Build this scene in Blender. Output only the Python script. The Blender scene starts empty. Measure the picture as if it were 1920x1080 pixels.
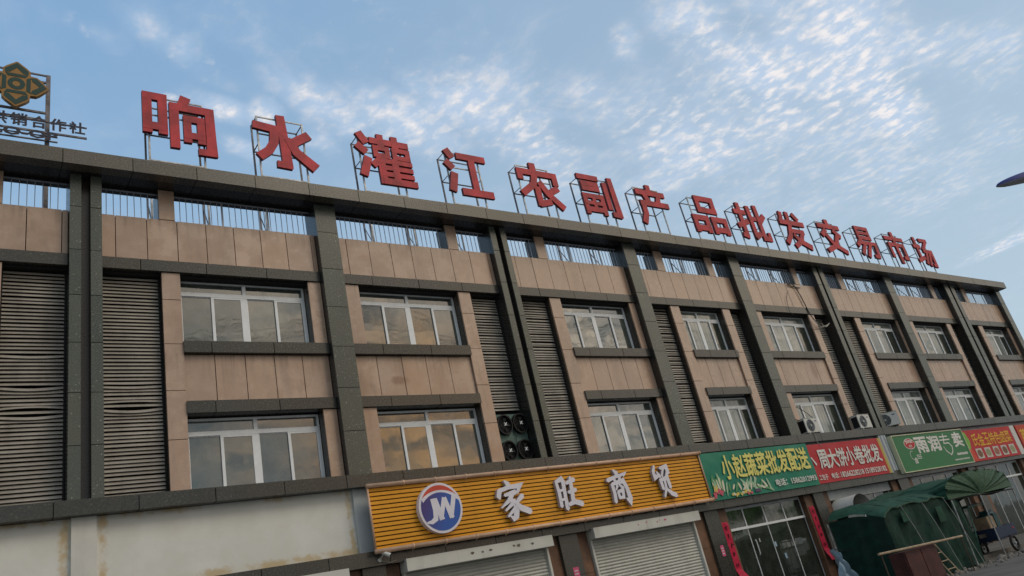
import bpy, bmesh, math, random
import numpy as np
from mathutils import Vector, Matrix
SC = bpy.context.scene
COL = SC.collection
RND = random.Random(7)

# ------------------------------------------------------------------ camera
YAW, PITCH, ROLL = 0.68506746, 0.39343317, -0.23171695
CAM = np.array([0.0, -17.6926, 1.7])
FPX = 1445.23
def cam_axes():
    cy, sy = math.cos(YAW), math.sin(YAW); cp, sp = math.cos(PITCH), math.sin(PITCH)
    f = np.array([sy*cp, cy*cp, sp]); r0 = np.array([cy, -sy, 0.0]); u0 = np.cross(r0, f)
    r = math.cos(ROLL)*r0 + math.sin(ROLL)*u0; u = -math.sin(ROLL)*r0 + math.cos(ROLL)*u0
    return r, u, f
r_, u_, f_ = cam_axes()
cam = bpy.data.cameras.new('camera'); cam.sensor_width = 36; cam.lens = 36*FPX/1920
cam.clip_start = .1; cam.clip_end = 2000
co = bpy.data.objects.new('camera', cam); COL.objects.link(co)
M = Matrix.Identity(4)
for i in range(3):
    M[i][0] = r_[i]; M[i][1] = u_[i]; M[i][2] = -f_[i]; M[i][3] = CAM[i]
co.matrix_world = M
SC.camera = co

def sky_dir(x, y):          # direction of the sky seen at a spot of the photograph, on a flat cloud layer
    d = f_ + r_*(x-960)/FPX - u_*(y-540)/FPX
    return np.array([d[0]/d[2], d[1]/d[2]])

# ------------------------------------------------------------------ node helpers
class NT:
    def __init__(s, tree): s.t = tree; s.n = tree.nodes; s.l = tree.links
    def new(s, kind, **kw):
        n = s.n.new(kind)
        for k, v in kw.items(): setattr(n, k, v)
        return n
    def put(s, sock, v):
        if v is None: return
        if isinstance(v, bpy.types.NodeSocket): s.l.new(v, sock)
        else: sock.default_value = v
    def math(s, op, a, b=None, c=None, clamp=False):
        n = s.new('ShaderNodeMath', operation=op, use_clamp=clamp)
        s.put(n.inputs[0], a)
        if b is not None: s.put(n.inputs[1], b)
        if c is not None: s.put(n.inputs[2], c)
        return n.outputs[0]
    def vmath(s, op, a, b=None):
        n = s.new('ShaderNodeVectorMath', operation=op); s.put(n.inputs[0], a)
        if b is not None: s.put(n.inputs[1], b)
        return n.outputs['Value'] if op in ('LENGTH', 'DOT_PRODUCT', 'DISTANCE') else n.outputs[0]
    def mix(s, f, a, b, mode='MIX'):
        n = s.new('ShaderNodeMix', data_type='RGBA', blend_type=mode)
        s.put(n.inputs[0], f); s.put(n.inputs[6], a); s.put(n.inputs[7], b)
        return n.outputs[2]
    def ramp(s, v, lo, hi, a=0.0, b=1.0, smooth=True):
        n = s.new('ShaderNodeMapRange'); n.interpolation_type = 'SMOOTHSTEP' if smooth else 'LINEAR'
        s.put(n.inputs[0], v); s.put(n.inputs[1], lo); s.put(n.inputs[2], hi); s.put(n.inputs[3], a); s.put(n.inputs[4], b)
        return n.outputs[0]
    def noise(s, vec, scale, detail=4, rough=.55, dist=0.0):
        n = s.new('ShaderNodeTexNoise'); s.put(n.inputs['Vector'], vec)
        n.inputs['Scale'].default_value = scale; n.inputs['Detail'].default_value = detail
        n.inputs['Roughness'].default_value = rough; n.inputs['Distortion'].default_value = dist
        return n.outputs[0]
    def mapping(s, vec, loc=(0, 0, 0), rot=(0, 0, 0), scale=(1, 1, 1), kind='POINT'):
        n = s.new('ShaderNodeMapping', vector_type=kind); s.put(n.inputs[0], vec)
        n.inputs[1].default_value = loc; n.inputs[2].default_value = rot; n.inputs[3].default_value = scale
        return n.outputs[0]
    def xyz(s, vec):
        n = s.new('ShaderNodeSeparateXYZ'); s.put(n.inputs[0], vec); return n.outputs
    def comb(s, x, y, z):
        n = s.new('ShaderNodeCombineXYZ'); s.put(n.inputs[0], x); s.put(n.inputs[1], y); s.put(n.inputs[2], z); return n.outputs[0]
def rgb(c): return (c[0], c[1], c[2], 1.0)

# ------------------------------------------------------------------ sky and sun
SUN_AZ = math.radians(33)      # to the right of straight behind the camera (-Y)
SUN_EL = math.radians(46)
sun_dir = Vector((math.sin(SUN_AZ)*math.cos(SUN_EL), -math.cos(SUN_AZ)*math.cos(SUN_EL), math.sin(SUN_EL)))
world = bpy.data.worlds.new('World'); SC.world = world; world.use_nodes = True
W = NT(world.node_tree); W.n.clear()
wout = W.new('ShaderNodeOutputWorld'); bg = W.new('ShaderNodeBackground'); bg.inputs[1].default_value = 0.15
W.l.new(bg.outputs[0], wout.inputs[0])
sky = W.new('ShaderNodeTexSky', sky_type='NISHITA'); sky.sun_disc = False
sky.sun_elevation = SUN_EL; sky.sun_rotation = math.atan2(sun_dir.x, sun_dir.y)
sky.altitude = 50; sky.air_density = 1.3; sky.dust_density = 2.0; sky.ozone_density = 1.2
tc = W.new('ShaderNodeTexCoord').outputs['Generated']
dx, dy, dz = W.xyz(tc)
zc = W.math('MAXIMUM', dz, 0.03)
P2 = W.comb(W.math('DIVIDE', dx, zc), W.math('DIVIDE', dy, zc), 0.0)
K = 1/0.15
def lin(c): return tuple(((v/255)/12.92 if v <= 10 else ((v/255+.055)/1.055)**2.4) for v in c)
def kc(c, g=1.0): l = lin(c); return rgb([v*K*g for v in l])
# clear sky: deep blue above and to the left, greyer towards the low right
lowness = W.ramp(dz, 0.72, 0.15)
azr = W.ramp(dx, 0.0, 0.85)
clear = W.mix(lowness, kc((127, 166, 203), 1.0), kc((174, 200, 217), 1.0))
clear = W.mix(W.math('MULTIPLY', azr, 0.62), clear, kc((168, 184, 196)))
clear = W.mix(0.18, clear, sky.outputs[0])
# warm evening cloud in the sky opposite the front (seen in the window panes)
back = W.ramp(dy, 0.05, -0.35)
nb = W.noise(W.mapping(P2, scale=(.55, .85, 1)), 2.6, 7, .68, .7)
nb2 = W.noise(W.mapping(P2, loc=(3, 1, 0), scale=(.10, .10, 1)), 3.0, 2, .5)
glow = W.ramp(W.vmath('DISTANCE', tc, (0.50, -0.84, 0.22)), 0.30, 0.03)
warm = W.mix(glow, kc((196, 186, 172), 1.1), kc((242, 186, 122), 1.45))
darkc = W.mix(glow, kc((128, 142, 146)), kc((176, 150, 124)))
glow2 = W.ramp(W.vmath('DISTANCE', tc, (0.66, -0.60, 0.46)), 0.62, 0.08)
glow2w = W.math('MULTIPLY', glow2, W.math('SUBTRACT', 1.0, W.math('MULTIPLY', glow, .85)))
warm = W.mix(glow2w, warm, kc((244, 226, 202), 2.3))
darkc = W.mix(glow2w, darkc, kc((200, 196, 188), 1.3))
bcl = W.mix(W.ramp(nb, .38, .62), darkc, warm)
backsky = W.mix(W.ramp(nb2, .35, .6), bcl, W.mix(W.math('SUBTRACT', .6, W.math('MULTIPLY', W.math('MAXIMUM', glow, glow2), .55)), bcl, kc((140, 160, 172))))
backsky = W.mix(W.ramp(dz, 0.85, 0.5), kc((176, 196, 216)), backsky)
col = W.mix(back, clear, backsky)
# white puff clouds: blobs laid over the cloud layer
blobs = [  # photo spot, photo end of half long axis, half short axis (px), weight
    ((345, 100), (250, 30), 28, .34), ((170, 60), (100, 20), 22, .22), ((320, 185), (300, 182), 10, .55),
    ((420, 205), (350, 180), 22, .72), ((500, 212), (470, 205), 26, .6), ((460, 280), (420, 262), 18, .5),
    ((620, 205), (520, 150), 34, .62), ((600, 265), (560, 240), 22, .4), ((760, 235), (640, 190), 50, .62), ((905, 210), (790, 170), 55, .66),
    ((980, 250), (880, 180), 65, .62), ((1100, 190), (1040, 150), 40, .30), ((1240, 240), (1160, 200), 60, .45), ((1170, 75), (1160, 40), 30, .42),
    ((1330, 70), (1240, 0), 60, .66), ((1420, 130), (1330, 60), 70, .80), ((1500, 120), (1400, 0), 60, .62), ((1580, 80), (1540, 0), 60, .66), ((1560, 160), (1460, 100), 60, .74),
    ((1640, 170), (1570, 90), 50, .74), ((1690, 210), (1640, 150), 46, .55), ((1740, 90), (1680, 120), 40, .50), ((1300, 180), (1220, 130), 60, .38), ((1470, 210), (1400, 180), 50, .45),
    ((1640, 330), (1560, 310), 60, .20), ((1880, 240), (1820, 230), 36, .42), ((1840, 130), (1760, 90), 60, .30), ((1880, 80), (1830, 60), 40, .32), ((1250, 330), (1170, 380), 36, .30), ((1330, 290), (1270, 330), 26, .26),
    ((1600, 20), (1500, -120), 120, .5), ((700, -30), (640, -20), 60, .35), ((1850, 475), (1790, 500), 10, .5), ((1910, 445), (1860, 470), 10, .5), ((1180, 400), (1120, 420), 60, .3),
    ((1050, 330), (980, 320), 50, .25), ((900, 120), (650, 80), 90, .20), ((1450, 360), (1200, 330), 80, .24), ((1750, 330), (1600, 300), 110, .26), ((430, 60), (200, 40), 60, .16), ((1400, 250), (1150, 260), 70, .42)]
mask = None
for (c, e, sh, wt) in blobs:
    pc = sky_dir(*c); pe = sky_dir(*e)
    ax = np.array(e, float)-np.array(c, float); n = np.array([-ax[1], ax[0]]); n = n/np.linalg.norm(n)*sh
    ps = sky_dir(c[0]+n[0], c[1]+n[1])
    J = np.stack([pe-pc, ps-pc], 1)
    Uu, S_, Vt = np.linalg.svd(J)
    ang = math.atan2(Uu[1, 0], Uu[0, 0])
    v = W.mapping(P2, loc=(pc[0], pc[1], 0), rot=(0, 0, ang), scale=(S_[0]*1.5, S_[1]*1.5, 1), kind='TEXTURE')
    b = W.ramp(W.vmath('LENGTH', v), 1.15, 0.0, 0.0, wt)
    mask = b if mask is None else W.math('MAXIMUM', mask, b) if wt > .6 else W.math('ADD', mask, W.math('MULTIPLY', b, W.math('SUBTRACT', 1.0, mask, clamp=True)))
wild = W.noise(P2, 1.1, 3, .55)
rest = W.math('MULTIPLY', W.ramp(wild, .50, .70, 0, .6), W.ramp(dy, 0.10, -0.15))
mask = W.math('MAXIMUM', mask, rest)
PR = W.mapping(P2, rot=(0, 0, math.radians(8)), scale=(1.22, .95, 1))
n1 = W.noise(PR, 24.0, 5, .54, .15)
n2 = W.noise(PR, 60.0, 3, .5, .1)
n3 = W.noise(P2, 4.2, 4, .6, .6)
nn = W.math('ADD', W.math('ADD', W.math('MULTIPLY', n1, .62), W.math('MULTIPLY', n2, .16)), W.math('MULTIPLY', n3, .40))
dens = W.ramp(W.math('ADD', nn, W.math('MULTIPLY', mask, .50)), .64, 1.14)
soft = W.ramp(W.math('ADD', n3, W.math('MULTIPLY', mask, .55)), .42, 1.05, 0, .80)
dens = W.math('MAXIMUM', dens, soft)
dens = W.math('MULTIPLY', dens, W.ramp(mask, 0.0, .30, .36, 1.0))
dens = W.math('MULTIPLY', dens, W.math('SUBTRACT', 1.0, W.math('MULTIPLY', back, .75)))
ccol = W.mix(W.ramp(n1, .40, .66), kc((184, 202, 224)), kc((232, 228, 228)))
col = W.mix(dens, col, ccol)
# below the horizon: dim ground colour
col = W.mix(W.ramp(dz, 0.0, -0.02), col, kc((70, 70, 66)))
W.l.new(col, bg.inputs[0])

sl = bpy.data.lights.new('sun', 'SUN'); sl.energy = 0.75; sl.angle = math.radians(24); sl.color = (1, .86, .68)
so = bpy.data.objects.new('sun', sl); COL.objects.link(so)
so.rotation_euler = sun_dir.to_track_quat('Z', 'Y').to_euler()
SC.view_settings.view_transform = 'Standard'; SC.view_settings.look = 'None'
SC.view_settings.gamma = 1; SC.view_settings.use_curve_mapping = False
SC.view_settings.exposure = 0.16
SC.cycles.max_bounces = 6; SC.cycles.diffuse_bounces = 3; SC.cycles.glossy_bounces = 3

# ------------------------------------------------------------------ materials
MATS = {}
def mat(name, build=None, **kw):
    if name in MATS: return MATS[name]
    m = bpy.data.materials.new(name); m.use_nodes = True; MATS[name] = m
    T = NT(m.node_tree); b = T.n['Principled BSDF']
    T.b = b
    T.pos = T.new('ShaderNodeNewGeometry').outputs['Position']
    for k, v in kw.items():
        b.inputs[k.replace('_', ' ')].default_value = v
    if build: build(T)
    return m
def bump(T, h, strength, dist=.01):
    n = T.new('ShaderNodeBump'); n.inputs['Strength'].default_value = strength; n.inputs['Distance'].default_value = dist
    T.put(n.inputs['Height'], h); T.l.new(n.outputs[0], T.b.inputs['Normal'])
def rand(T):
    return T.new('ShaderNodeObjectInfo').outputs['Random']
def grime(T, col, amt=.35, dark=(.05, .045, .04), scale=.7, streak=3.0):
    v = T.mapping(T.pos, scale=(streak, streak, .5))
    g = T.ramp(T.noise(v, scale, 6, .62), .48, .78, 0, amt)
    return T.mix(g, col, rgb(dark))
def flat(name, c, rough=.6, var=.10, scale=4.0, metal=0.0, gr=.2, rel=.08, spec=.35):
    def f(T):
        n = T.noise(T.pos, scale, 5, .6)
        c0 = T.mix(T.ramp(n, .3, .7), rgb([v*(1-var) for v in c]), rgb([min(1, v*(1+var)) for v in c]))
        c0 = grime(T, c0, gr)
        T.l.new(c0, T.b.inputs['Base Color'])
        T.b.inputs['Roughness'].default_value = rough; T.b.inputs['Metallic'].default_value = metal
        T.b.inputs['Specular IOR Level'].default_value = spec
        bump(T, T.noise(T.pos, 60, 3, .6), rel, .004)
    return mat(name, f)
def granite(name, c, speck=(.42, .40, .33), amount=1.0):
    def f(T):
        n = T.noise(T.pos, 26, 5, .72)
        r = rand(T)
        c0 = T.mix(T.ramp(n, .32, .68), rgb([v*.68 for v in c]), rgb([v*1.34 for v in c]))
        big = T.noise(T.pos, 1.3, 4, .6)
        c0 = T.mix(T.ramp(big, .35, .7, 0, .45), c0, rgb([c[0]*1.25, c[1]*1.05, c[2]*.8]))
        c0 = T.mix(T.ramp(r, 0, 1, 0, .55, False), c0, rgb([c[0]*1.75, c[1]*1.6, c[2]*1.5]))
        r2 = T.math('FRACT', T.math('MULTIPLY', r, 9.17))
        c0 = T.mix(T.ramp(r2, .80, 1, 0, .45, False), c0, rgb([c[0]*2.0, c[1]*1.5, c[2]*1.2]))
        vo = T.new('ShaderNodeTexVoronoi'); T.put(vo.inputs['Vector'], T.pos); vo.inputs['Scale'].default_value = 15
        dot = T.ramp(vo.outputs['Distance'], .26, .08, 0, .7)
        pick = T.ramp(T.xyz(vo.outputs['Color'])[0], .62, .80)
        c0 = T.mix(T.math('MULTIPLY', dot, T.math('MULTIPLY', pick, amount)), c0, rgb(speck))
        c0 = grime(T, c0, .28, (.02, .02, .018), .6)
        T.l.new(c0, T.b.inputs['Base Color'])
        T.put(T.b.inputs['Roughness'], T.ramp(n, .3, .7, .16, .34))
        T.b.inputs['Specular IOR Level'].default_value = .6
    return mat(name, f)
G_PIL = granite('green_granite', (.066, .080, .070), (.55, .55, .46), 1.0)
G_BAND = granite('dark_granite', (.042, .044, .040), amount=.5)
G_CORN = granite('cornice_granite', (.088, .084, .070), amount=.4)
G_BACK = flat('joint_black', (.018, .018, .018), .8, .1)
def tanf(T):
    r = rand(T)
    n = T.noise(T.pos, 1.7, 6, .6); n2 = T.noise(T.pos, 70, 3, .7)
    c0 = T.mix(T.ramp(n, .30, .72), rgb((.45, .302, .218)), rgb((.60, .430, .325)))
    c0 = T.mix(T.ramp(r, 0, 1, 0, .55, False), c0, rgb((.46, .34, .265)))
    c0 = T.mix(T.ramp(T.math('FRACT', T.math('MULTIPLY', r, 7.31)), .72, 1, 0, .30, False), c0, rgb((.62, .40, .27)))
    c0 = T.mix(T.ramp(n2, .35, .7, 0, .30), c0, rgb((.34, .20, .125)))
    n4 = T.noise(T.pos, .9, 3, .6)
    c0 = T.mix(T.ramp(n4, .60, .76, 0, .40), c0, rgb((.34, .17, .095)))
    c0 = grime(T, c0, .34, (.13, .10, .08), .9, 2.2)
    # water streaks under the bands
    v = T.mapping(T.pos, scale=(7, 7, .35)); s = T.noise(v, 1.0, 4, .6)
    c0 = T.mix(T.ramp(s, .56, .80, 0, .30), c0, rgb((.17, .13, .10)))
    zz = T.xyz(T.pos)[2]
    run_ = T.ramp(T.noise(T.mapping(T.pos, scale=(11, 11, .22)), 1.0, 4, .65), .47, .66)
    for ztop, ln in ((8.94, .75), (12.54, .5), (11.05, .5)):
        under = T.math('MULTIPLY', T.ramp(zz, ztop-ln, ztop, 0, 1, False), T.ramp(zz, ztop+.02, ztop))
        c0 = T.mix(T.math('MULTIPLY', T.math('MULTIPLY', run_, under), .42), c0, rgb((.14, .105, .08)))
    # one rusty smear on the spandrels of two bays
    for (sx, sz, rx, rz) in ((10.05, 8.22, .34, .16), (29.9, 8.45, .26, .55)):
        d = T.vmath('LENGTH', T.mapping(T.pos, loc=(sx, .33, sz), scale=(rx, 4, rz), kind='TEXTURE'))
        d = T.math('ADD', d, T.math('MULTIPLY', T.math('SUBTRACT', T.noise(T.pos, 6, 4, .6), .5), .9))
        c0 = T.mix(T.ramp(d, 1.1, .35, 0, .6), c0, rgb((.20, .085, .045)))
    T.l.new(c0, T.b.inputs['Base Color'])
    T.put(T.b.inputs['Roughness'], T.ramp(n, .3, .7, .17, .32))
    T.b.inputs['Specular IOR Level'].default_value = .75
TAN = mat('tan_stone', tanf)
BROWN = flat('brown_stone', (.16, .085, .052), .5, .3, 2.5, gr=.35)
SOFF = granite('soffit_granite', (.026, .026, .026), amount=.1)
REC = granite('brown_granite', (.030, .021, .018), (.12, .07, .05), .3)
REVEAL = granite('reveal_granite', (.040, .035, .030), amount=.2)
SIDE = granite('side_granite', (.020, .020, .020), amount=.1)  # dark side stone; shade of the side grooves is put into its colour too
SLAT = flat('slat_paint', (.36, .33, .29), .55, .18, 1.5, gr=.35)
SLATB = flat('louver_back', (.012, .011, .010), .9, .1)
ALU = flat('white_aluminium', (.84, .87, .90), .38, .05, 3, gr=.12, spec=.5)
BAR = flat('rail_bar_metal', (.42, .44, .50), .42, .15, 5, .3, gr=.2)
STEEL = flat('frame_steel', (.16, .15, .16), .5, .35, 6, .35, gr=.4)
STEELL = flat('frame_steel_pale', (.40, .40, .40), .45, .35, 6, .35, gr=.35)
REDL = flat('red_letter_paint', (.49, .034, .044), .55, .30, 1.8, gr=.32)
REDS = flat('red_letter_side', (.16, .018, .018), .6, .2, 3, gr=.3)
ORANGE = flat('orange_plank', (.78, .345, .018), .42, .08, 1.2, gr=.18)
PIPE = flat('salmon_pipe', (.62, .40, .27), .4, .15, 3, gr=.2)
WHITEL = flat('white_letter', (.76, .73, .80), .5, .05, 3, gr=.1)
WHITELS = flat('white_letter_side', (.42, .38, .42), .6, .05, 3, gr=.2)
def wallf(T):
    x, y, z = T.xyz(T.pos)
    n = T.noise(T.pos, 1.2, 6, .6); n2 = T.noise(T.pos, 7, 5, .65)
    c0 = T.mix(T.ramp(n, .35, .7), rgb((.68, .68, .63)), rgb((.75, .755, .72)))
    c0 = T.mix(T.ramp(T.noise(T.pos, 2.6, 3, .5), .55, .75, 0, .18), c0, rgb((.66, .60, .60)))
    wob = T.math('MULTIPLY', T.math('SUBTRACT', n2, .5), .22)
    xs = T.math('ADD', x, wob); zs = T.math('ADD', z, wob)
    def near(v, c, w): return T.ramp(T.math('ABSOLUTE', T.math('SUBTRACT', v, c)), w, w*.25)
    st = T.math('MAXIMUM', near(xs, 2.02, .13), near(xs, 2.70, .12))
    st = T.math('MAXIMUM', st, near(xs, 8.03, .10))
    top = T.math('MULTIPLY', near(zs, 5.36, .16), T.ramp(T.noise(T.pos, 1.6, 2, .5), .42, .6))
    bot = T.math('MULTIPLY', near(zs, 3.86, .16), T.ramp(x, 3.2, 4.4))
    st = T.math('MAXIMUM', st, T.math('MAXIMUM', top, bot))
    st = T.math('MULTIPLY', st, T.ramp(T.noise(T.pos, 2.1, 5, .65), .38, .58, .12, 1))
    c0 = T.mix(T.math('MULTIPLY', st, .68), c0, rgb((.52, .35, .12)))
    d = T.ramp(T.noise(T.mapping(T.pos, loc=(4, 0, 2)), 5, 5, .7), .70, .76, 0, .7)
    c0 = T.mix(d, c0, rgb((.30, .29, .27)))
    T.l.new(c0, T.b.inputs['Base Color']); T.b.inputs['Roughness'].default_value = .85
    bump(T, n2, .15, .02)
PLASTER = mat('white_plaster', wallf)
PLASTC = flat('column_plaster', (.66, .65, .61), .8, .05, 2, gr=.15)
GREYP = flat('grey_blue_column', (.46, .50, .52), .6, .06, 2, gr=.2)
def glassf(tint=(.030, .040, .038), sp=1.0, ior=2.3):
    def f(T):
        n = T.noise(T.pos, .85, 2, .5)
        n2 = T.noise(T.pos, 2.5, 3, .5)
        c = T.mix(T.ramp(n2, .3, .7), rgb([v*.8 for v in tint]), rgb([v*1.3 for v in tint]))
        T.l.new(c, T.b.inputs['Base Color'])
        T.b.inputs['Roughness'].default_value = .035; T.b.inputs['IOR'].default_value = ior
        rr_ = rand(T); r2 = T.math('FRACT', T.math('MULTIPLY', rr_, 13.7))
        tilt = T.comb(T.math('MULTIPLY', T.math('SUBTRACT', rr_, .5), .030), 0.0, T.math('MULTIPLY', T.math('SUBTRACT', r2, .5), .040))
        nrm = T.vmath('NORMALIZE', T.vmath('ADD', T.new('ShaderNodeNewGeometry').outputs['Normal'], tilt))
        bn = T.new('ShaderNodeBump'); bn.inputs['Strength'].default_value = .35; bn.inputs['Distance'].default_value = .02
        T.put(bn.inputs['Height'], n); T.put(bn.inputs['Normal'], nrm); T.l.new(bn.outputs[0], T.b.inputs['Normal'])
        dust = T.ramp(T.noise(T.mapping(T.pos, scale=(3, 3, 1.2)), 2.0, 5, .7), .45, .8, .03, .16)
        T.put(T.b.inputs['Roughness'], dust)
    return f
GLASS = mat('window_glass', glassf((.062, .076, .070), ior=2.5))
GLASSD = mat('shop_glass', glassf((.034, .042, .034), ior=1.9))
def curtf(T):
    glassf((.25, .27, .255), ior=1.9)(T)
    c = T.noise(T.mapping(T.pos, scale=(7, 7, .25)), 1.0, 3, .6)
    n = T.mix(T.ramp(c, .3, .7), rgb((.17, .19, .175)), rgb((.33, .35, .33)))
    T.l.new(n, T.b.inputs['Base Color'])
CURT = mat('glass_over_curtain', curtf)
SHUT = flat('shutter_white', (.50, .50, .46), .5, .06, 2, gr=.22)
SHUTB = flat('shutter_box_white', (.60, .60, .56), .5, .05, 2, gr=.25)
WHITE = flat('white_enamel', (.62, .62, .58), .4, .05, 3, gr=.15, spec=.5)
BLACK = flat('black_plastic', (.007, .007, .008), .6, .2, 4)
FANG = flat('fan_panel_green', (.10, .17, .15), .5, .15, 3, gr=.4)
ROOF = flat('roof_felt', (.10, .10, .10), .9, .15, 2)
ASPH = flat('road_asphalt', (.115, .106, .095), .9, .25, .8, gr=.15, rel=.4)
PAVE = flat('pavement_concrete', (.13, .12, .108), .9, .2, 1.4, gr=.25, rel=.3)
RUBB = flat('rubble_stone', (.20, .18, .16), .9, .35, 7, gr=.3, rel=.4)
def tarpf(c, s=6):
    def f(T):
        n = T.noise(T.mapping(T.pos, rot=(0, .3, .2), scale=(1, 1, 2.5)), s, 5, .6, .8)
        c0 = T.mix(T.ramp(n, .3, .7), rgb([v*.7 for v in c]), rgb([v*1.35 for v in c]))
        c0 = grime(T, c0, .3, (.03, .035, .03))
        T.l.new(c0, T.b.inputs['Base Color']); T.b.inputs['Roughness'].default_value = .72; T.b.inputs['Specular IOR Level'].default_value = .25
        bump(T, n, .3, .04)
    return f
TARP = mat('green_tarp', tarpf((.004, .030, .021), 1.6))
TARPL = mat('faded_green_tarp', tarpf((.042, .088, .052), 9))
TARPR = mat('green_tarp_roof', tarpf((.014, .062, .040), 3))
WOOD = flat('pale_wood', (.36, .27, .18), .7, .2, 5, gr=.3)
BARKD = flat('dark_wood', (.07, .05, .035), .8, .2, 5)
RUST = flat('rust_red_paint', (.065, .020, .018), .6, .3, 3, gr=.4)
BLUE = flat('lamp_blue', (.012, .018, .16), .35, .1, 3)
LAMPG = flat('lamp_grey', (.42, .44, .46), .4, .1, 3)
DARKB = flat('neighbour_dark', (.05, .055, .06), .8, .2, 2)
RUBBER = flat('rubber', (.02, .02, .02), .8, .1)
PINK = flat('pink_notice', (.62, .10, .22), .7, .1, 5)
REDP = flat('red_couplet_paper', (.50, .012, .055), .7, .15, 5, gr=.1)
INK = flat('black_ink', (.02, .012, .012), .7, .1)
CABLE = flat('cable_dark', (.03, .03, .03), .6, .2)
CABLEL = flat('cable_pale', (.36, .34, .30), .6, .2)
def plain(name, c, rough=.5): return flat(name, c, rough, .05, 3, gr=.08)

# ------------------------------------------------------------------ object helpers
WL = {}    # world location of every parent (no parent is rotated or scaled)
def link(o, parent=None):
    COL.objects.link(o)
    if parent is not None:
        o.parent = parent
        o.matrix_parent_inverse = Matrix.Translation(-WL[parent.name])
def thing(name, label, cat, loc, group=None):
    o = bpy.data.objects.new(name, None); COL.objects.link(o); o.location = loc
    o.empty_display_size = .2
    o['label'] = label; o['category'] = cat
    if group: o['group'] = group
    WL[o.name] = Vector(loc)
    return o
def tag(o, label=None, cat=None, group=None, kind=None):
    if label: o['label'] = label
    if cat: o['category'] = cat
    if group: o['group'] = group
    if kind: o['kind'] = kind
    return o
CUBES = {}
def cube_mesh(m):
    if m.name in CUBES: return CUBES[m.name]
    me = bpy.data.meshes.new('block_'+m.name)
    v = [(x, y, z) for x in (-.5, .5) for y in (-.5, .5) for z in (-.5, .5)]
    f = [(0, 1, 3, 2), (4, 6, 7, 5), (0, 4, 5, 1), (2, 3, 7, 6), (0, 2, 6, 4), (1, 5, 7, 3)]
    me.from_pydata(v, [], f); me.materials.append(m); CUBES[m.name] = me
    return me
def box(name, x0, x1, y0, y1, z0, z1, m, parent=None, rot=None):
    o = bpy.data.objects.new(name, cube_mesh(m))
    o.location = ((x0+x1)/2, (y0+y1)/2, (z0+z1)/2); o.scale = (x1-x0, y1-y0, z1-z0)
    if rot: o.rotation_euler = rot
    link(o, parent); return o
class MB:                       # collects shapes, links them as ONE mesh
    def __init__(s): s.v = []; s.f = []; s.mi = []
    def add(s, v, f, mi=0):
        b = len(s.v); s.v += [tuple(p) for p in v]; s.f += [tuple(i+b for i in q) for q in f]; s.mi += [mi]*len(f)
    def box(s, x0, x1, y0, y1, z0, z1, mi=0):
        v = [(x, y, z) for x in (x0, x1) for y in (y0, y1) for z in (z0, z1)]
        s.add(v, [(0, 1, 3, 2), (4, 6, 7, 5), (0, 4, 5, 1), (2, 3, 7, 6), (0, 2, 6, 4), (1, 5, 7, 3)], mi)
    def tube(s, p0, p1, r, n=8, mi=0, r1=None, caps=True):
        p0 = Vector(p0); p1 = Vector(p1); d = (p1-p0).normalized(); r1 = r if r1 is None else r1
        a = d.orthogonal().normalized(); b = d.cross(a)
        off = math.pi/n
        v = []
        for p, rr in ((p0, r), (p1, r1)):
            for i in range(n):
                t = off+2*math.pi*i/n; v.append(p+(a*math.cos(t)+b*math.sin(t))*rr)
        f = [(i, (i+1) % n, n+(i+1) % n, n+i) for i in range(n)]
        if caps: f += [tuple(range(n))[::-1], tuple(range(n, 2*n))]
        s.add(v, f, mi)
    def path(s, pts, r, n=6, mi=0):
        for a, b in zip(pts[:-1], pts[1:]): s.tube(a, b, r, n, mi)
    def build(s, name, mats, parent=None, smooth=False):
        me = bpy.data.meshes.new(name); me.from_pydata(s.v, [], s.f)
        for m in (mats if isinstance(mats, (list, tuple)) else [mats]): me.materials.append(m)
        if any(s.mi): me.polygons.foreach_set('material_index', s.mi)
        me.update()
        bm = bmesh.new(); bm.from_mesh(me); bmesh.ops.recalc_face_normals(bm, faces=bm.faces); bm.to_mesh(me); bm.free()
        if smooth: me.polygons.foreach_set('use_smooth', [True]*len(me.polygons))
        o = bpy.data.objects.new(name, me); link(o, parent); WL[o.name] = Vector((0, 0, 0))
        return o
def struct(o): o['kind'] = 'structure'; return o

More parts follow.
